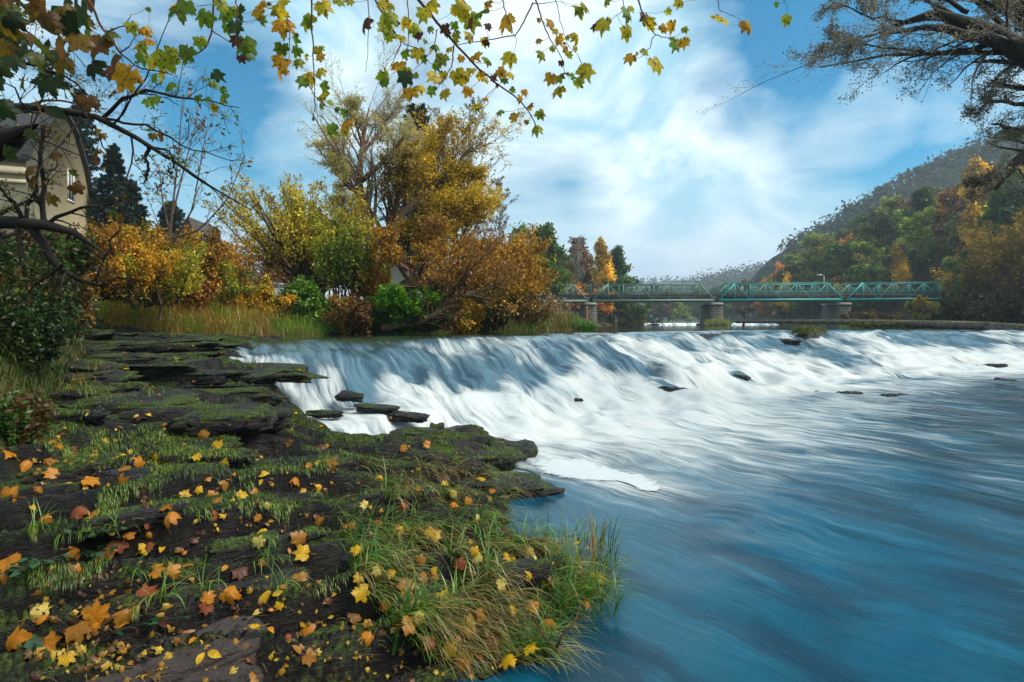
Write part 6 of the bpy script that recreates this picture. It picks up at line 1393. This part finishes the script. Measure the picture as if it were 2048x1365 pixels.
for i, (lab, main, d, r, subs) in enumerate(STEMS):
    for pl in [main] + subs: stem_pts += [(i, *q) for q in sample_stem(pl)]
SPX = np.array(stem_pts)
LB_by = {i: [] for i in range(len(STEMS))}
for (px, py, s, c) in ML:
    if px < 450 and 140 < py and px > 280: continue          # those belong to the bare branch below
    q = np.argmin(np.hypot(SPX[:, 1] - px, SPX[:, 2] - py) + (SPX[:, 2] > py + 6) * 12); LB_by[int(SPX[q, 0])].append((px, py, s, c, SPX[q, 1], SPX[q, 2]))
def hang_leaf(a, st, px, py, s, c, sx, sy, d, rr=0.):
    p = P(px, py, d + rng.uniform(-.12, .12)); base = P(sx, sy, d); size = s / 2 / F * d * 1.32
    down_ = norm(np.array([(px - sx) * .02 + rng.normal(0, .35), rng.normal(0, .3), -1 + rng.normal(0, .3)])); n_ = np.array([rng.normal(0, .5), -1., rng.normal(.15, .45)]); n_ = norm(n_ - (n_ @ down_) * down_)
    R = np.stack([np.cross(down_, n_), down_, n_], 1)[None]; tm = MAPLES[rng.integers(0, 5)]; tm = (tm[0] * [rng.uniform(.75, 1), 1, rng.uniform(.6, 1.5)], tm[1])
    stamp(a, tm, p[None], R, size, np.array(LCOL[c]) * rng.uniform(.8, 1.2)); 
    root = p - down_ * size * .15; m = (root + base) / 2 + np.array([rng.normal(0, .01), 0, -.012]); st.tube(resamp([base, m, root], 5), .0011, 3, cap=False)
for i in range(len(STEMS)):
    for L in [l for l in LB_by[i] if l[2] > 18][::2]:
        if i in (3, 5, 7, 8): continue
        LB_by[i].append((L[0] + rng.normal(0, 15), L[1] + rng.normal(2, 12), L[2] * rng.uniform(.45, .8), int(rng.choice([1, 2, 2, 3, 3, 4, 5])), L[4], L[5]))
for i, (lab, main, d, r, subs) in enumerate(STEMS):
    e = empty('maple_twig', P(*main[0], d), lab, 'twig'); st = Acc(); lf = Acc()
    pts = np.array([P(a_, b_, d) for a_, b_ in sample_stem(main, 20)]) + rng.normal(0, .002, (20, 3)); st.tube(pts, np.linspace(r, r * .3, 20), 7)
    for sb in subs: q = np.array([P(a_, b_, d) for a_, b_ in sample_stem(sb, 14)]) + rng.normal(0, .0015, (14, 3)); st.tube(q, np.linspace(r * .5, r * .22, 14), 5)
    for L in LB_by[i]: hang_leaf(lf, st, *L, d)
    st.build('stem', M_STALK, e)
    if lf.n: lf.build('leaves', M_BIGLEAF, e)

# ---- dark overhanging tree on the left
TL = [[(-420, 900, 4.0, .16), (-330, 600, 4.0, .15), (-230, 430, 3.9, .13), (-120, 340, 3.7, .11), (-20, 300, 3.5, .085), (45, 265, 3.4, .075), (76, 250, 3.35, .075), (80, 247, 3.34, .0)],
 [(-200, 400, 3.8, .05), (-60, 215, 3.6, .03), (60, 216, 3.5, .024), (130, 222, 3.45, .021), (200, 238, 3.4, .018), (250, 265, 3.4, .015), (290, 292, 3.4, .013), (345, 320, 3.4, .010), (420, 372, 3.4, .006), (500, 420, 3.4, .003)],
 [(203, 238, 3.4, .012), (245, 200, 3.4, .010), (310, 183, 3.4, .008), (365, 198, 3.4, .006), (430, 205, 3.4, .004), (478, 216, 3.4, .002)],
 [(290, 292, 3.4, .012), (297, 330, 3.4, .008), (288, 365, 3.4, .004)], [(290, 292, 3.4, .009), (330, 298, 3.4, .006), (350, 325, 3.4, .005), (330, 350, 3.5, .002)],
 [(210, 240, 3.4, .009), (300, 250, 3.3, .006), (380, 300, 3.3, .004), (470, 318, 3.3, .002)],
 [(-250, 560, 3.9, .08), (-60, 435, 3.6, .05), (0, 440, 3.5, .042), (60, 447, 3.45, .036), (110, 452, 3.4, .028), (160, 470, 3.4, .018), (200, 500, 3.4, .006)],
 [(60, 448, 3.45, .03), (85, 490, 3.45, .024), (120, 530, 3.45, .02), (150, 562, 3.45, .016), (195, 570, 3.45, .010), (240, 556, 3.45, .006), (270, 562, 3.5, .003)], [(85, 450, 3.45, .016), (88, 380, 3.45, .013), (82, 320, 3.4, .011), (82, 255, 3.4, .010)],
 [(50, 446, 3.45, .012), (70, 380, 3.45, .009), (85, 300, 3.5, .006), (70, 262, 3.5, .005)], [(45, 445, 3.45, .014), (20, 400, 3.4, .010), (-20, 350, 3.4, .008)], [(190, 568, 3.45, .008), (215, 500, 3.45, .006), (240, 450, 3.45, .004), (243, 415, 3.45, .002)],
 [(-60, 30, 3.2, .02), (0, 55, 3.2, .012), (30, 10, 3.2, .01), (50, -40, 3.2, .01)], [(-60, 160, 3.2, .015), (40, 120, 3.2, .01), (130, 150, 3.2, .006), (200, 205, 3.3, .003)], [(120, 530, 3.4, .01), (90, 560, 3.4, .007), (60, 580, 3.4, .004), (35, 615, 3.4, .002)],
 [(-60, 80, 3.3, .016), (60, 100, 3.3, .010), (140, 180, 3.35, .007), (190, 260, 3.4, .005), (230, 330, 3.4, .003)], [(160, -40, 3.3, .010), (140, 60, 3.3, .007), (100, 160, 3.35, .005), (60, 260, 3.4, .003)]]
L0, R0 = limbs(TL, 12)
L0[1:] += rng.normal(0, .008, L0[1:].shape)
otree = tree_obj('overhanging_tree', 'dark gnarled tree leaning in from the left edge with tangled twigs', 'tree', P(-420, 1000, 4), L0, R0,
   [dict(k=9, u=(.12, 1), lr=.30, ang=(25, 70), up=-.05, wig=.16, rr=.42, lend=.4, n=7, minr=.0022), dict(k=6, u=(.1, 1), lr=.55, ang=(25, 60), wig=.18, rr=.5, n=6, minr=.0014), dict(k=3, u=(.2, 1), lr=.5, ang=(25, 60), wig=.2, n=4, minr=.001)],
   dict(on=[(2, 1), (3, 1)], size=.022, cols=[(.10, .16, .015), (.2, .24, .02), (.35, .22, .02), (.16, .06, .02)], frac=.30, jit=.015, tmpl=(HEART[0] * .6, HEART[1])), barkm=M_BARK_DARK, twigm=M_BARK_DARK, sides=9)
lf = Acc(); st = Acc()
for (px, py, s, c) in [l for l in ML if l[0] < 450 and l[1] > 140 and l[0] > 280]:
    q = resamp([(245, 200), (310, 183), (365, 198), (430, 205), (470, 215)], 30); j = np.argmin(np.hypot(q[:, 0] - px, q[:, 1] - py)); hang_leaf(lf, st, px, py, s, c, q[j, 0], q[j, 1], 3.4)
DK = [(.012, .035, .008), (.02, .055, .012), (.05, .08, .012), (.10, .13, .015), (.16, .07, .015), (.22, .13, .015)]
for k in range(120):
    px, py = rng.uniform(-60, 215), rng.uniform(-20, 215)
    if px > 110 + .5 * (200 - py) : continue
    if py > 140 and rng.random() < .5: continue
    p = P(px, py, rng.uniform(2.2, 3.2)); dn = norm(np.array([rng.normal(.3, .5), rng.normal(0, .4), -1])); n_ = norm(np.cross(dn, rng.normal(size=3)) + np.array([0, -1.2, .3])); n_ = norm(n_ - (n_ @ dn) * dn)
    tm = MAPLES[rng.integers(0, 5)] if rng.random() < .6 else (HEART[0][:, [1, 0, 2]] * [1, 1.2, 1], HEART[1]); stamp(lf, tm, p[None], np.stack([np.cross(dn, n_), dn, n_], 1)[None], rng.uniform(.035, .075), np.array(DK[rng.integers(6)]) * rng.uniform(.8, 1.2))
for (px, py, s, ci) in [(190, 262, 20, 5), (205, 270, 16, 5), (118, 275, 26, 5), (320, 272, 30, 4), (305, 270, 20, 5), (190, 300, 22, 4), (185, 320, 26, 4), (110, 310, 24, 4), (50, 345, 40, 4), (60, 360, 36, 4), (150, 375, 30, 4), (145, 345, 22, 2), (175, 200, 40, 4), (195, 210, 26, 4), (130, 185, 26, 3), (60, 265, 26, 2), (12, 300, 34, 2), (235, 432, 22, 5), (222, 425, 18, 3), (35, 540, 22, 5), (100, 395, 30, 5), (225, 115, 40, 4), (200, 85, 60, 4), (215, 65, 40, 3), (100, 160, 60, 1), (185, 130, 50, 0)]:
    dn = norm(np.array([rng.normal(.3, .5), rng.normal(0, .4), -1])); n_ = norm(np.array([0, -1., .3]) + rng.normal(0, .4, 3)); n_ = norm(n_ - (n_ @ dn) * dn)
    stamp(lf, MAPLES[rng.integers(0, 6)], P(px, py, 3.2)[None], np.stack([np.cross(dn, n_), dn, n_], 1)[None], s / 2 / F * 3.2 * 1.2, np.array(DK[ci]))
if lf.n: lf.build('leaves', M_BIGLEAF, otree); st.build('leaf_stalks', M_STALK, otree)

# ---- big tree reaching in at the top right
TR = [[(2420, 760, 14, .55), (2400, 500, 14, .5), (2330, 330, 13.5, .42), (2230, 230, 13, .36), (2130, 150, 12.5, .30), (2048, 105, 12, .24), (1985, 72, 12, .20), (1940, 30, 12, .16), (1900, 28, 12, .10), (1850, 24, 12, .08), (1805, 42, 12, .05), (1750, 62, 12, .02)],
 [(2150, 165, 12.4, .2), (2048, 95, 11.8, .14), (2000, 85, 11.8, .12), (1945, 75, 11.8, .11), (1905, 60, 11.8, .09), (1870, 57, 11.8, .07), (1820, 62, 11.8, .045), (1760, 67, 11.8, .02)], [(2090, 110, 12, .12), (2000, 85, 12, .08), (1930, 100, 12, .06), (1870, 105, 12, .045), (1820, 112, 12, .02), (1770, 140, 12, .01)],
 [(2150, 140, 12.6, .14), (2048, 130, 12.5, .07), (1990, 120, 12.4, .045), (1945, 126, 12.4, .02)], [(2200, 120, 12.5, .25), (2100, 70, 12.5, .22), (2040, 30, 12.5, .19), (1990, -20, 12.5, .15)], [(2200, 220, 13, .14), (2080, 180, 12.8, .07), (2020, 172, 12.8, .05), (1985, 163, 12.8, .02)],
 [(2300, 330, 13.4, .22), (2160, 300, 13, .15), (2060, 305, 12.8, .14), (2020, 335, 12.7, .11), (2000, 370, 12.6, .06), (1990, 382, 12.6, .03)], [(2015, 345, 12.7, .07), (1995, 355, 12.7, .05), (1965, 368, 12.7, .03), (1945, 375, 12.7, .012)],
 [(1805, 42, 12, .03), (1730, 30, 12, .02), (1690, 10, 12, .01), (1650, 0, 12, .005)], [(2080, 60, 12.2, .06), (2000, 20, 12.2, .05), (1930, -20, 12.2, .04)], [(1850, 105, 12, .03), (1780, 95, 12, .02), (1700, 90, 12, .012), (1630, 105, 12, .004)], [(2048, 210, 12.8, .05), (1980, 200, 12.8, .03), (1950, 230, 12.8, .01)], [(1935, 28, 12, .05), (1870, -10, 12, .03), (1800, -30, 12, .02)], [(2100, 240, 13, .08), (2040, 260, 12.9, .04), (1985, 250, 12.9, .02)], [(1760, 66, 12, .02), (1700, 85, 12, .012), (1650, 75, 12, .005)]]
L0, R0 = limbs(TR, 12); L0[1:] += rng.normal(0, .02, L0[1:].shape)
tree_obj('leaning_tree', 'big dark tree reaching in from the right with bare limbs and lacy fine foliage', 'tree', P(2420, 760, 14), L0, R0,
   [dict(k=13, u=(.25, 1), lr=.30, ang=(25, 70), up=.0, wig=.15, rr=.25, lend=.2, n=7, minr=.006), dict(k=7, u=(.15, 1), lr=.55, ang=(25, 60), up=-.05, wig=.18, rr=.5, n=5, minr=.005), dict(k=5, u=(.1, 1), lr=.5, ang=(25, 65), wig=.2, n=4, minr=.0035)],
   dict(on=[(3, 6), (2, 2)], size=.026, cols=[(.10, .09, .05), (.2, .18, .12), (.3, .27, .2), (.2, .17, .06)], jit=.05, frac=.65), barkm=M_BARK_DARK, twigm=M_BARK_PALE, sides=10)

# ================================================================== HAZE
def haze():
    m = bpy.data.materials.new('haze'); m.use_nodes = True; t = NT(m.node_tree); t.n.clear(); o = t.new('ShaderNodeOutputMaterial')
    v = t.new('ShaderNodeVolumePrincipled'); v.inputs['Color'].default_value = c3(.72, .86, 1.); v.inputs['Density'].default_value = .0006; v.inputs['Anisotropy'].default_value = .2
    t.l.new(v.outputs[0], o.inputs[1])
    a = Acc(); a.box((240, 720, 53), (700, 800, 68)); h = a.build('haze', m, smooth=False); return tag(h, 'pale blue haze lying in the valley', 'haze', kind='stuff')
haze()
